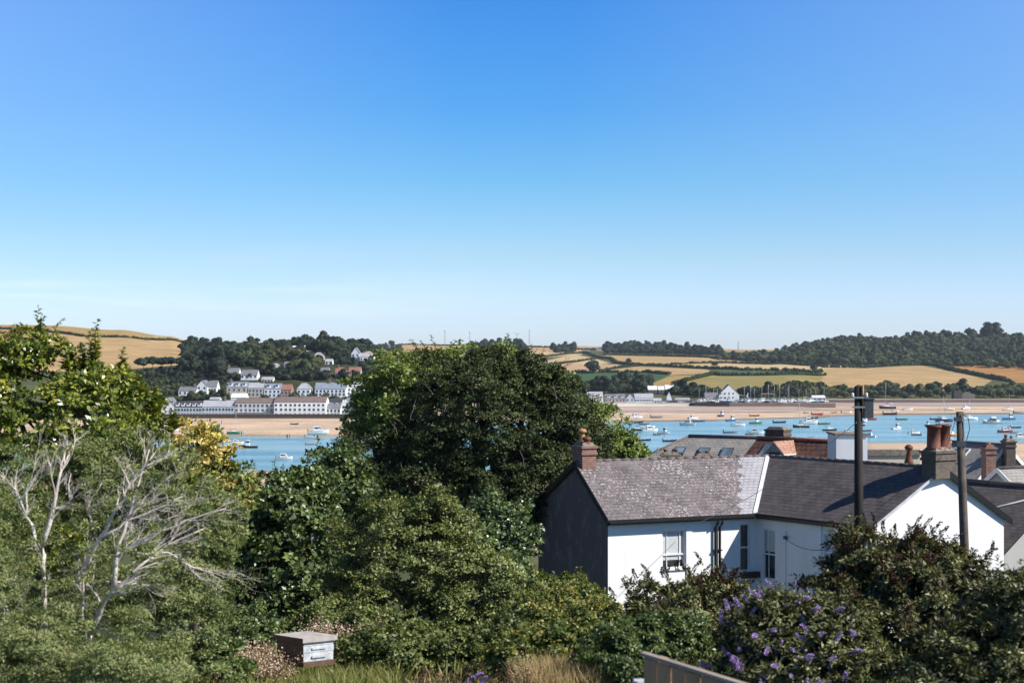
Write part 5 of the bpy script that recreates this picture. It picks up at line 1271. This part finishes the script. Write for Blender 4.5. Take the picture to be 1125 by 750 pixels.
def shrub(name, label, cat, Y, blobs, ncl, per, rc, L, Wd, mat, base=None, bark='bark', r0=.08, seed=1, group=None, trunk=True, spr=0, **kw):
    bl = [blob(*b) for b in blobs]
    if base is None: base = at((blobs[0][0]), 700, Y); base.z = gz(base.x, base.y)
    T = thing(name, base, label, cat, group); cr = Crown(seed)
    fk = {k: kw.pop(k) for k in ('fill', 'zmin', 'front', 'amp') if k in kw}
    C, D = cr.clumps(bl, ncl, **fk); cr.fill_clumps(C, D, per, rc, L, Wd, **kw)
    if spr:
        k = cr.r.choice(len(C), min(spr, len(C)), replace=False); up_ = unit(D[k]+np.array([0, 0, .5]))
        cr.sprays(C[k]+D[k]*rc*.4, up_, rc*1.6, 14, L*1.1, Wd, kw.get('rnd', (.5, .2)))
    cr.build('crown', mat, T)
    if trunk:
        k = cr.r.choice(len(C), min(len(C)//3+1, 140), replace=False); limbs(T, base, bl, C[k], r0, M[bark], seed=seed)
    return T, C, D, cr
# leaf colours, dark to light
_lm = leafmat
def leafmat(name, cols, *a):
    k = (1.3, 1.3, 1.2) if 'feathery' in name else (1, 1, 1) if any(w in name for w in ('flower', 'seed', 'yellow', 'rust', 'dry')) else (1.42, 1.45, 1.05)
    a = (a[0]*.65,)+tuple(a[1:]); k = tuple(q*1.22 for q in k)
    return _lm(name, [tuple(min(.9, c*q) for c, q in zip(col, k)) for col in cols], *a)
LM = dict(
 laurel=leafmat('laurel_leaf', [(.022,.038,.010), (.062,.085,.018), (.14,.155,.03), (.25,.23,.06)], .3, .32, .55),
 feather=leafmat('feathery_leaf', [(.045,.065,.026), (.098,.128,.046), (.16,.185,.075), (.25,.245,.13)], .3, .6, .3),
 yellow=leafmat('yellow_leaf', [(.10,.13,.03), (.42,.34,.07), (.62,.47,.12), (.66,.50,.26)], .4, .5),
 syc=leafmat('sycamore_leaf', [(.016,.028,.012), (.042,.064,.024), (.08,.105,.042), (.14,.165,.08)], .28, .42, .5),
 dark=leafmat('dark_tree_leaf', [(.011,.017,.007), (.022,.032,.012), (.040,.050,.020), (.068,.072,.036)], .15, .55, .22),
 bright=leafmat('bright_tree_leaf', [(.045,.065,.018), (.09,.12,.03), (.16,.185,.055)], .35, .5),
 haw=leafmat('hawthorn_leaf', [(.022,.034,.014), (.062,.078,.030), (.115,.128,.05), (.19,.195,.095)], .28, .5),
 ivy=leafmat('ivy_leaf', [(.022,.035,.016), (.055,.08,.035), (.13,.16,.08)], .2, .35, .55),
 bramble=leafmat('bramble_leaf', [(.025,.04,.014), (.07,.09,.028), (.135,.145,.05), (.24,.17,.07)], .3, .5),
 budd=leafmat('buddleia_leaf', [(.018,.020,.012), (.050,.055,.028), (.11,.115,.06), (.22,.22,.14)], .25, .5),
 budd2=leafmat('brown_tinged_buddleia_leaf', [(.035,.022,.016), (.05,.05,.024), (.10,.105,.052), (.20,.20,.13)], .25, .5),
 spent=leafmat('spent_flower', [(.025,.014,.010), (.055,.028,.018), (.11,.055,.032)], .1, .8, .1),
 purple=leafmat('purple_flower', [(.20,.13,.40), (.38,.27,.58), (.68,.56,.84)], .3, .6),
 grass=leafmat('green_grass', [(.05,.065,.022), (.12,.13,.045), (.24,.22,.10)], .35, .6),
 straw=leafmat('dry_grass', [(.22,.16,.07), (.42,.31,.15), (.58,.47,.28)], .35, .7),
 rough=leafmat('rough_herbage', [(.03,.04,.015), (.07,.085,.03), (.15,.14,.06), (.28,.20,.10)], .3, .6),
 pinkseed=leafmat('seed_heads', [(.20,.11,.07), (.52,.36,.25), (.78,.64,.54)], .35, .8, .1),
 rust=leafmat('rusty_stems', [(.06,.03,.02), (.15,.075,.045), (.28,.17,.11)], .2, .8, .1),
)
# 1 laurel with upright shoots
T, C, D, cr = shrub('laurel_shrub', 'tall glossy green laurel at the upper left with upright leafy shoots', 'shrub', 20,
 [(20,450,20,66,80,1.1),(-30,440,20,60,80,1),(100,478,20,62,72,1.1),(150,505,20,46,58,.9),(60,560,20.3,120,90,1.2),(178,520,20.4,22,38,.5),(22,404,20,26,28,.4),(125,425,20,22,26,.4)],
 520, 85, .20, .085, .26, LM['laurel'], spr=200, seed=2, r0=.12, rnd=(.48, .24), fill=.25)
sh = Crown(5)
for px, p0, p1 in ((45, 395, 346), (44, 390, 352), (105, 420, 362), (104, 415, 366), (12, 392, 368), (17, 395, 362), (72, 408, 384), (130, 420, 393), (150, 440, 408), (170, 455, 430), (188, 475, 447), (28, 396, 374), (92, 415, 388)):
    a, b = at(px-1, p0, 20), at(px, p1, 20); d = np.array(b-a); ln = np.linalg.norm(d); n = 3
    sh.sprays(np.array([a]*n)+sh.r.normal(0, .035, (n, 3)), np.array([d/ln]*n), ln, 34, .12, .30, (.5, .25), bend=.02, pair=.9)
sh.build('shoots', LM['laurel'], T)
for px, p0, p1 in ((45, 410, 347), (105, 430, 363)): st = MB(); st.tube([at(px-2, p0, 20), at(px, p1, 20)], [.012, .005], 5); st.build('stem', M['bark'], T)
# 2 feathery shrub with bleached bare boughs
T, C, D, cr = shrub('tamarisk_shrub', 'large feathery grey green shrub at lower left with bleached bare branches', 'shrub', 14.5,
 [(60,640,14.8,110,90,1.0),(160,620,14.8,85,95,.9),(215,600,15,42,70,.5),(0,560,15,80,85,.8),(110,545,15.3,90,60,.6),(40,720,13.6,130,60,.8),(190,690,14.5,60,50,.6),(-10,650,13.6,60,120,.7)],
 900, 120, .13, .042, .13, LM['feather'], seed=3, r0=.06, trunk=False, rnd=(.42, .26), fill=.3, out=1.0, upb=.5)
cr2 = Crown(8); C2, D2 = cr2.clumps([blob(170,560,15.2,75,60,.5), blob(120,520,15.4,70,40,.5), blob(225,590,15.2,36,60,.4), blob(200,660,15,60,45,.5)], 260)
cr2.fill_clumps(C2, D2, 110, .13, .045, .2, rnd=(.45, .22)); cr2.build('crown', LM['haw'], T)
bw = MB(); rb = random.Random(4)
def bough(pts, Y, r0, kids=5, depth=2):
    """a bare branch through points of the view, with side shoots"""
    P = [at(x, y, Y+dy) for x, y, dy in pts]; n = len(P)
    F_ = []
    for i in range(n-1):
        for k in range(3): F_.append(P[i].lerp(P[i+1], k/3)+Vector((rb.uniform(-1, 1), rb.uniform(-1, 1), rb.uniform(-1, 1)))*.012)
    F_.append(P[-1]); m = len(F_); bw.tube(F_, [max(r0*(1-.80*i/(m-1)), .0028) for i in range(m)], 6)
    def kid(o, d, ln, r, dep):
        q = [o]
        for k in range(4): d = (d+Vector((rb.uniform(-.4, .5), rb.uniform(-.3, .3), rb.uniform(-.42, .36)))*.6).normalized(); q.append(q[-1]+d*ln/4)
        bw.tube(q, [r, r*.8, r*.6, r*.45, r*.22], 4, cap=False)
        if dep > 0:
            for _ in range(3): kid(q[rb.randrange(1, 4)], (d+Vector((rb.uniform(-.9, .9), rb.uniform(-.5, .5), rb.uniform(-.3, .8)))).normalized(), ln*rb.uniform(.4, .7), r*.5, dep-1)
    for _ in range(int(kids*1.35)):
        i = rb.randrange(m//5, m-1); d = (F_[i+1]-F_[i]).normalized()
        kid(F_[i], (d+Vector((rb.uniform(-.7, .9), rb.uniform(-.5, .3), rb.uniform(-.5, .5)))).normalized(), rb.uniform(.14, .42), max(r0*.26, .0035), depth)
YB = 13.2
for pts, r0, k in (
 ([(49,630,.1),(46,600,0),(28,566,-.1),(12,527,0)], .022, 8), ([(46,600,0),(58,560,0),(66,520,0),(80,490,.1)], .024, 10), ([(58,560,0),(74,555,0),(78,520,0)], .012, 6), ([(28,566,0),(30,540,0),(38,515,.1)], .010, 5),
 ([(101,695,.1),(112,665,0),(126,646,-.1),(150,625,-.1),(185,598,0),(225,580,0)], .026, 9), ([(126,646,0),(128,610,0),(140,570,0),(152,530,0),(164,493,0)], .022, 11), ([(93,624,.1),(110,590,0),(128,560,-.1),(150,520,0),(170,498,0)], .022, 10),
 ([(110,590,0),(140,572,0),(170,560,0),(200,545,0)], .014, 9), ([(128,610,0),(165,590,0),(205,572,0),(248,558,0)], .015, 10), ([(150,608,0),(185,608,0),(210,622,-.1),(233,628,0)], .014, 8), ([(101,580,.1),(97,555,0),(112,530,0)], .010, 5),
 ([(140,570,0),(160,545,0),(190,520,0)], .012, 8), ([(112,665,0),(95,640,0),(82,600,.1)], .010, 6), ([(115,640,0),(150,640,.1),(180,655,.1)], .009, 6), ([(8,700,-.3),(4,670,-.3),(-5,640,-.2)], .012, 5), ([(20,705,-.3),(8,665,-.3),(12,640,-.2)], .007, 5),
 ([(49,700,0),(50,660,0),(49,630,.1)], .024, 2), ([(95,760,.1),(98,725,.1),(101,695,.1)], .028, 2), ([(95,720,.2),(90,670,.1),(93,624,.1)], .022, 3)):
    bough(pts, YB, r0*1.12, k)
bw.build('bare_branches', M['deadwood'], T)
cr3 = Crown(88); C3, D3 = cr3.clumps([blob(30,725,12.6,80,50,.5), blob(110,735,12.4,80,32,.4), blob(-10,640,12.8,30,70,.3), blob(170,735,12.9,60,24,.4), blob(70,690,12.9,24,26,.25)], 420)
cr3.fill_clumps(C3, D3, 110, .10, .036, .13, rnd=(.5, .26), out=1.0, upb=.5); cr3.build('crown', LM['feather'], T)
cr4 = Crown(90); C4, D4 = cr4.clumps([blob(60,560,12.9,90,60,.25), blob(160,590,12.9,80,80,.25), blob(40,640,12.9,70,40,.25), blob(120,660,12.9,80,30,.25)], 42)
cr4.fill_clumps(C4, D4, 75, .075, .038, .14, rnd=(.5, .26), out=1.0, upb=.5); cr4.build('crown', LM['haw'], T)
# 3 yellow bush
T, C, D, cr = shrub('golden_bush', 'small tree with yellow and cream leaves between the laurel and the water', 'tree', 30, [(212,487,30,20,26,.7),(232,503,30,22,26,.7),(205,512,30,22,20,.7)], 70, 42, .24, .10, .30, LM['yellow'], seed=6, r0=.07, rnd=(.5, .30))
g2 = Crown(7); C2, D2 = g2.clumps([blob(225,505,30.4,24,34,.5), blob(232,545,30.3,36,36,.8), blob(258,540,30.5,20,26,.7), blob(210,545,30.3,30,30,.7)], 130); g2.fill_clumps(C2, D2, 70, .26, .11, .3, rnd=(.5, .25)); g2.build('crown', LM['bramble'], T)
# 4 sycamore saplings
shrub('sycamore_tree', 'dark green sycamore with large leaves left of centre above the beehive', 'tree', 35, [(312,572,35,60,56,1.4),(266,600,35.5,42,72,1.3),(335,640,34,52,60,1.2),(285,680,33.6,60,45,1.2),(368,535,37,40,42,1.1)], 520, 75, .30, .125, .36, LM['syc'], seed=9, r0=.13, spr=150, rnd=(.45, .24))
# 5, 6 the big trees
shrub('bright_green_tree', 'bright green tree whose sunlit top and right edge show behind the big dark tree', 'tree', 76, [(448,430,72,50,40,2.6),(492,410,76,44,26,2.4),(412,462,72,28,40,2),(440,480,70,34,40,2),(552,412,76,36,30,2.4),(654,486,75,34,42,2.2),(684,500,75,20,24,1.3),(590,440,76,40,36,2.4)], 820, 70, .55, .18, .36, LM['bright'], base=Vector((-2, 76, 9)), seed=10, r0=.35, spr=140, rnd=(.5, .26))
T, C, D, cr = shrub('dark_tree', 'huge spreading dark green tree filling the centre left of the cottage', 'tree', 64,
 [(525,470,64,84,80,3.6),(472,508,64,54,58,2.8),(600,480,64,58,66,2.6),(424,522,63,30,42,1.8),(500,545,62.6,96,62,2),(560,540,62,70,62,1.8),(600,560,63.5,50,70,2),(510,415,64.5,30,22,1.4),(575,418,64.5,44,28,1.6),(392,548,62,34,44,1.5),(644,510,65,26,36,1.2),(430,575,62,54,46,1.6),(384,505,62,18,24,1),(535,402,64.3,26,18,1.2)],
 2300, 92, .46, .13, .32, LM['dark'], base=Vector((-1.5, 64, 10.3)), seed=12, r0=.45, spr=700, rnd=(.42, .25), fill=.3, amp=.19)
tw = MB(); rt_ = random.Random(2)
for _ in range(40):
    px, py = rt_.uniform(430, 640), rt_.uniform(430, 560); a = at(px, py, 61.0+rt_.uniform(-.6, .8)); q = [a]; d = Vector((rt_.uniform(-.6, .6), 0, 1)).normalized()
    for k in range(4): d = (d+Vector((rt_.uniform(-.5, .5), rt_.uniform(-.3, .3), rt_.uniform(-.3, .3)))).normalized(); q.append(q[-1]+d*rt_.uniform(.12, .35))
    tw.tube(q, [.014, .012, .01, .008, .005], 4, cap=False)
tw.build('bare_twigs', plain('grey_twig', (.22,.19,.17), (.14,.12,.11), 5, .9), T)
# 7 hawthorn in the middle
shrub('hawthorn_bush', 'rounded mid green bush with fine leaves in front of the big dark tree', 'bush', 29, [(450,605,29,72,62,1.2),(400,640,29,44,60,1),(510,640,29,66,50,1.1),(440,690,28.5,80,55,1.2),(350,700,27,40,40,.8),(545,665,29,44,40,.8),(480,580,29.5,40,34,.7)], 860, 110, .22, .065, .30, LM['haw'], seed=14, r0=.09, spr=260, rnd=(.5, .22), upb=.6)
# 8 ivy clad tree beside the gable
shrub('ivy_clad_tree', 'ivy leaved tree squeezed between the big dark tree and the dark gable', 'tree', 48, [(548,588,48,38,42,1.2),(530,620,47,34,40,1),(560,648,46,30,36,1)], 300, 70, .32, .12, .42, LM['ivy'], seed=16, r0=.12, spr=80, rnd=(.5, .26))
# 9 brambles
shrub('bramble_bush', 'sprawling yellow green bramble below the dark gable', 'bush', 23, [(590,700,23,52,40,1),(640,705,23,40,42,.8),(550,720,22.5,40,30,.8),(670,730,21,40,34,.6),(620,735,19,50,26,.6),(615,672,25,38,22,.6),(655,668,26,20,18,.4)], 620, 80, .15, .06, .36, LM['bramble'], seed=18, r0=.03, spr=160, rnd=(.5, .26), trunk=True)
shrub('viburnum_bush', 'low shrub with a few reddish leaves at the foot of the dark gable wall', 'bush', 30, [(608,648,30,26,18,.6),(640,655,30,26,16,.6),(580,668,29,24,20,.5)], 130, 80, .17, .075, .35, LM['bramble'], seed=19, r0=.03, spr=60, rnd=(.42, .24))
shrub('undergrowth_bush', 'dark green undergrowth at the foot of the rounded hawthorn', 'bush', 17.5, [(425,722,17.5,50,30,.5),(490,716,18,52,30,.5),(550,712,18,50,30,.5),(395,705,18.5,24,30,.4)], 420, 80, .11, .05, .32, LM['haw'], seed=71, r0=.03, spr=160, rnd=(.4, .24))
shrub('undergrowth_bush', 'yellow green scrub behind the clump of golden grass', 'bush', 16.5, [(610,712,16.5,44,26,.5),(560,724,16.2,40,22,.4),(655,705,17,36,34,.5)], 320, 80, .10, .048, .34, LM['bramble'], seed=72, r0=.03, spr=140, rnd=(.42, .24))
shrub('undergrowth_bush', 'dark green shrub at the bottom against the end of the fence', 'bush', 15, [(672,735,15,40,44,.45),(700,715,15.5,34,36,.4),(735,705,15.6,40,30,.4)], 340, 80, .095, .045, .30, LM['syc'], seed=73, r0=.03, spr=120, rnd=(.42, .24))
shrub('undergrowth_bush', 'low green shrub at the bottom between the tamarisk and the beehive', 'bush', 16.5, [(265,700,17.5,40,24,.5),(225,725,15,40,26,.4)], 170, 80, .10, .045, .32, LM['syc'], seed=74, r0=.03, spr=60, rnd=(.5, .24))
# buddleias
def spike_mesh(name, mat, seed, L=.17, rad=.022, n=170, bend=.35, ls=.016):
    r = np.random.default_rng(seed); t = r.random(n)**.8; th = r.uniform(0, 6.28, n); rr_ = rad*(1-.75*t)*r.uniform(.6, 1.1, n)
    cx = -bend*L*t**2*.0; P = np.stack([np.cos(th)*rr_, np.sin(th)*rr_, t*L], 1); P[:, 0] += bend*L*t*t
    A = unit(np.stack([np.cos(th), np.sin(th), np.full(n, .5)], 1)+r.normal(0, .3, (n, 3))); Nn = unit(np.cross(A, r.normal(0, 1, (n, 3))))
    return mesh_np(name, leaf_arrays(P-np.array([0, 0, .0]), A, Nn, ls*r.uniform(.6, 1.4, n), .5), np.arange(n*4).reshape(-1, 4), mat, np.clip(r.normal(.5, .25, n), 0, 1))
SPM = {('spent', i): spike_mesh('spent_flower_spike', LM['spent'], 20+i, .15, .013, 130, .5, .014) for i in range(3)}
SPM.update({('purple', i): spike_mesh('flower_spike', LM['purple'], 30+i, .17, .026, 260, .45, .017) for i in range(3)})
def spikes(T, P, D, kind, n, sc=1.0, seed=1, ysel=None):
    rr = random.Random(seed); k = 0
    order = sorted(range(len(P)), key=lambda i: rr.random())
    for i in order:
        if k >= n: break
        p, d = Vector(P[i]), Vector(D[i])
        if ysel and not ysel(p, d): continue
        if d.y > .35: continue
        d = (d+up(rr.uniform(.1, .9))+Vector((rr.uniform(-.5, .5), rr.uniform(-.5, .2), 0))).normalized()
        o = link('flower_spike' if kind == 'purple' else 'spent_flower_spike', SPM[(kind, k % 3)], T); o.location = p-T.location
        o.rotation_euler = (d.to_track_quat('Z', 'Y').to_matrix() @ Matrix.Rotation(rr.uniform(0, 6.28), 3, 'Z')).to_euler(); s = sc*rr.uniform(.7, 1.3); o.scale = (s, s, s); k += 1
T, C, D, cr = shrub('buddleia_bush', 'green buddleia with brown spent spikes in front of the cottage window', 'bush', 21, [(745,690,21,56,52,.9),(700,700,21,34,34,.7),(790,695,21,42,48,.8),(740,735,20.5,90,40,.9),(770,660,21.3,34,24,.5)], 420, 90, .16, .085, .17, LM['budd2'], seed=21, r0=.04, spr=240, rnd=(.5, .24), upb=.3)
spikes(T, C+D*.19, D, 'spent', 80, 1.35, 3, lambda p, d: d.z > .1)
sp = Crown(60)
for i, (px, py, dx) in enumerate(((690,645,-20),(676,655,-22),(700,636,-14),(715,640,-10),(760,630,4),(745,628,-6),(785,632,10),(800,640,16),(812,650,20),(730,634,-8))):
    a, b = at(px-dx*.6, py+26, 21), at(px, py, 20.9); d = np.array(b-a); ln = np.linalg.norm(d)
    sp.sprays(np.array([a]), np.array([d/ln]), ln, 22, .085, .16, (.5, .25), bend=.12)
    o = link('spent_flower_spike', SPM[('spent', i % 3)], T); o.location = b-T.location; v = (b-a).normalized(); v.x += .3*(1 if dx > 0 else -1); o.rotation_euler = v.to_track_quat('Z', 'Y').to_euler(); o.scale = (1.4,)*3
sp.build('shoots', LM['budd2'], T)
T, C, D, cr = shrub('purple_buddleia', 'buddleia covered in purple flower spikes behind the wooden fence', 'bush', 14.5, [(884,708,14.5,58,50,.6),(836,715,14.5,38,48,.5),(926,716,14.6,42,42,.5),(876,745,14.2,86,40,.6),(862,668,14.6,26,18,.3)], 430, 90, .115, .070, .17, LM['budd'], seed=23, r0=.03, spr=240, rnd=(.42, .26))
spikes(T, C+D*.11, D, 'purple', 99, .66, 5, lambda p, d: d.z > -.3 and d.y < .1 and CX+p.x/p.y*F < 935)
T, C, D, cr = shrub('buddleia_bush', 'largest buddleia, dark with many brown spent spikes, before the white gable', 'bush', 17, [(980,655,17,78,62,.8),(1035,650,17,46,50,.6),(930,690,16.8,50,52,.6),(1000,725,16.5,110,60,.8),(960,622,17.2,44,30,.5),(1000,615,17.2,30,28,.4),(905,740,16,40,40,.5)], 760, 95, .135, .075, .17, LM['budd2'], seed=25, r0=.045, spr=420, rnd=(.38, .25))
spikes(T, C+D*.15, D, 'spent', 95, 1.15, 7, lambda p, d: d.z > 0)
sp = Crown(61)
for i, (px, py, dx) in enumerate(((1000,590,6),(985,588,-4),(960,592,-10),(1012,583,8),(1030,592,10),(945,600,-14),(1045,600,14),(925,610,-18),(1060,618,16),(972,584,-4),(1048,612,14),(1022,588,6),(908,628,-18))):
    a, b = at(px-dx*.6, py+24, 17), at(px, py, 16.9); d = np.array(b-a); ln = np.linalg.norm(d)
    sp.sprays(np.array([a]), np.array([d/ln]), ln, 20, .07, .16, (.4, .25), bend=.12)
    o = link('spent_flower_spike', SPM[('spent', i % 3)], T); o.location = b-T.location; v = (b-a).normalized(); v.x += .4*(1 if dx > 0 else -1); o.rotation_euler = v.to_track_quat('Z', 'Y').to_euler(); o.scale = (1.25,)*3
sp.build('shoots', LM['budd2'], T)
T, C, D, cr = shrub('buddleia_bush', 'dark out of focus buddleia in the bottom right corner', 'bush', 13, [(1110,700,13,48,66,.5),(1080,730,12.8,50,50,.5),(1135,660,13.2,30,40,.4),(1040,755,12.6,40,30,.4)], 420, 85, .105, .06, .18, LM['budd'], seed=27, r0=.03, spr=200, rnd=(.36, .24))
# lower foreground plants
def tufts(name, label, cat, area, n, hgt, wdt, mat, seed, kind=None, lean=.35, seg=2, parent=None, clump=0):
    """blades rooted on the ground inside area = (px0, px1, Y0, Y1)"""
    r = np.random.default_rng(seed); Y = r.uniform(area[2], area[3], n); px = r.uniform(area[0], area[1], n); X = (px-CX)/F*Y
    if clump:
        k = r.integers(0, clump, n); X = X[k]+r.normal(0, .06, n); Y = Y[k]+r.normal(0, .06, n)
    Z = zfun(X, Y)-.02; P = np.stack([X, Y, Z], 1); d = unit(np.stack([r.normal(0, lean, n), r.normal(0, lean, n), np.ones(n)], 1))
    hg = hgt*r.uniform(.5, 1.25, n); side = unit(np.cross(d, unit(r.normal(0, 1, (n, 3)))))*wdt
    m = P+d*hg[:, None]*.55; tip = P+d*hg[:, None]+np.stack([d[:, 0], d[:, 1], -.3*np.ones(n)], 1)*hg[:, None]*.25
    V = np.stack([P, m-side, tip, m+side], 1).reshape(-1, 3); rn = np.clip(r.normal(.5, .25, n), 0, 1); c0 = P.mean(0)
    o = link(name, mesh_np(name, V-c0, np.arange(n*4).reshape(-1, 4), mat, rn), loc=Vector(c0))
    return tag(o, label, cat, kind=kind), P, d, hg
tufts('rough_grass', 'rough green grass and herbage covering the garden slope', 'grass', (-150, 1250, 12, 52), 60000, .30, .010, LM['rough'], 40, 'stuff')
tufts('green_grass', 'fresh green grass along the bottom left edge', 'grass', (-60, 420, 12.6, 16.5), 26000, .26, .006, LM['grass'], 41, 'stuff')
tufts('golden_grass', 'clump of dry golden grass at the bottom, below the bramble', 'grass', (575, 660, 14.5, 15.8), 5200, .50, .0035, LM['straw'], 42, 'stuff', .22)
tufts('fine_grass', 'thin green grass round the beehive', 'grass', (200, 440, 15.5, 18), 7000, .30, .004, LM['grass'], 43, 'stuff', .3)
def herb(label, px0, px1, Y0, Y1, n, hgt, mat, seed, name='willowherb', heads=34, spread=.5, hs=.018):
    r = np.random.default_rng(seed); b = at((px0+px1)/2, 700, (Y0+Y1)/2); b.z = gz(b.x, b.y); T = thing(name, b, label, 'plant'); mb = MB(); cr = Crown(seed)
    for i in range(n):
        Y = r.uniform(Y0, Y1); x = (r.uniform(px0, px1)-CX)/F*Y; z = gz(x, Y); h = hgt*r.uniform(.65, 1.1); d = Vector((r.normal(0, .18), r.normal(0, .15), 1)).normalized()
        q = [Vector((x, Y, z)), Vector((x, Y, z))+d*h*.5, Vector((x, Y, z))+d*h+Vector((d.x*.1, 0, 0))]; mb.tube(q, [.006, .005, .002], 4, cap=False)
        t = r.uniform(1-spread, 1, heads); P = np.array(q[0])+np.array(d)*(t*h)[:, None]+r.normal(0, .03, (heads, 3)); A = unit(r.normal(0, 1, (heads, 3))+np.array([0, 0, .6])); Nn = unit(np.cross(A, r.normal(0, 1, (heads, 3))))
        cr.add(leaf_arrays(P, A, Nn, hs*r.uniform(.6, 1.6, heads), .4), np.clip(r.normal(.55, .25, heads), 0, 1))
        t = r.uniform(.1, 1-spread*.8, 16); P = np.array(q[0])+np.array(d)*(t*h)[:, None]; A = unit(r.normal(0, 1, (16, 3))); Nn = unit(np.cross(A, r.normal(0, 1, (16, 3))))
        cr.add(leaf_arrays(P, A, Nn, .06*r.uniform(.6, 1.3, 16), .14), np.clip(r.normal(.1, .08, 16), 0, 1))
    mb.build('stems', M['bark'], T); cr.build('seed_heads', mat, T); return T
herb('pale pink seeding willowherb left of the beehive', 235, 318, 15.6, 16.8, 130, .52, LM['pinkseed'], 50, heads=44)
herb('buff seeding willowherb behind and right of the beehive', 340, 408, 17.6, 18.8, 120, .66, LM['pinkseed'], 51, heads=44)
herb('dry rust brown flower stems at the bottom centre', 450, 560, 12.6, 14.2, 95, .52, LM['rust'], 52, 'dock_plant', 60, .7, .015)
herb('rust brown stems mixed in the bramble', 560, 600, 14, 15.5, 24, .5, LM['rust'], 53, 'dock_plant', 40, .6, .014)
T = thing('buddleia_seedling', at(520, 745, 13.2)-up(.4), 'single purple flowered buddleia sprig among the rust brown stems', 'plant')
b = MB(); b.tube([T.location.copy(), T.location+Vector((.02, 0, .25)), T.location+Vector((-.02, 0, .42))], [.008, .006, .004], 5); b.build('stem', M['bark'], T)
for i, (dx, dz) in enumerate(((0, .40), (.07, .34), (-.06, .30))):
    o = link('flower_spike', SPM[('purple', i)], T); o.location = (dx, -.02, dz); o.rotation_euler = (.3, .5-i*.4, 0); o.scale = (.6,)*3
# beehive, corner on
p0 = at(333.5, 727, 16.2); wdh = .40; HV = thing('beehive', p0, 'weathered white wooden beehive with a flat metal roof among dry grass', 'beehive')
ua = Vector((.86, .51, 0)).normalized(); ub = Vector((-.80, .60, 0)).normalized()
HVW = plain('peeling_white_paint', (.62,.65,.68), (.34,.34,.35), 9, .7, .2); HVB = plain('brown_board_shade_side', (.16,.095,.055), (.10,.06,.04), 7, .8, .2)  # brown for the stand, and for the hive's left side with shade as colour
w1_, w2_ = .365, .42
def hv_box(z0, z1, g, m, nm, par=None):
    o = p0-ua*g-ub*g; a, b_ = ua*(w1_+2*g), ub*(w2_+2*g); P = [o+up(z0), o+a+up(z0), o+a+b_+up(z0), o+b_+up(z0), o+up(z1), o+a+up(z1), o+a+b_+up(z1), o+b_+up(z1)]
    mb = MB(); mb.hexa(P); mb.mi = [0, 0, 0, 0, 0, 1]; return mb.build(nm, m, par or HV, bevel=.003)  # left side takes the second material, dark in place of shade
zt = (727-706)/F*16.2
hv_box(-.06, .0, .012, [HVB, HVB], 'stand'); hv_box(0.001, zt*.46, 0, [HVW, HVB], 'brood_box'); hv_box(zt*.46+.004, zt*.80, .004, [HVW, HVB], 'super_box'); hv_box(zt*.80+.004, zt+.0, .0, [HVW, HVB], 'crown_board')
rm = plain('bleached_roof_sheet', (.50,.44,.40), (.34,.30,.28), 6, .7, .2)
hv_box(zt+.004, zt+.055, .03, [rm, HVB], 'hive_roof')
for z in (.04, zt*.62):
    mb = MB(); f = Frame((p0.x, p0.y, 0), ua); mb.fbox(f, .10, .27, p0.z+z, p0.z+z+.022, .005, .018); mb.build('handle', HVW, HV)
# fence
fa = Vector((.85, 9.0, 0)); fd = Vector((.475, -.88, 0)).normalized(); fz = H-306/F*9.0
FT_ = thing('wooden_fence', (fa.x, fa.y, gz(fa.x, fa.y)), 'brown vertical board fence with pale capping rail at the bottom edge', 'fence')
fr = Frame((fa.x, fa.y, 0), fd); zb = gz(fa.x, fa.y)
for i in range(22):
    mb = MB(); mb.fbox(fr, i*.152, i*.152+.138, zb-.05, fz-.035+.001*math.sin(i*3), 0, .018+.003*(i % 2)); mb.build('board', M['fence'], FT_)
mb = MB(); mb.fbox(fr, -.02, 3.4, fz-.022, fz, -.012, .034); mb.build('capping', M['fencecap'], FT_, bevel=.004)
mb = MB(); mb.fbox(fr, 0, 3.36, fz-.25, fz-.18, -.05, -.002); mb.fbox(fr, 0, 3.36, zb+.3, zb+.37, -.05, -.002); mb.build('rails', M['fence'], FT_)
for i in range(3): mb = MB(); mb.fbox(fr, i*1.55-.04, i*1.55+.05, zb-.2, fz-.04, -.14, -.052); mb.build('post', M['fence'], FT_)
p = at(704, 746, 9.2); T = thing('capped_post', p-up(.9), 'pale grey capped post just left of the fence end', 'post')  # plain pale post with a cap, holds no lamp
b = MB(); b.box((p.x, p.y, p.z-.47), (.07, .07, .86)); b.build('shaft', M['metal'], T); b = MB(); b.box((p.x, p.y, p.z-.02), (.11, .11, .035), taper=.8); b.build('cap', M['lead'], T)
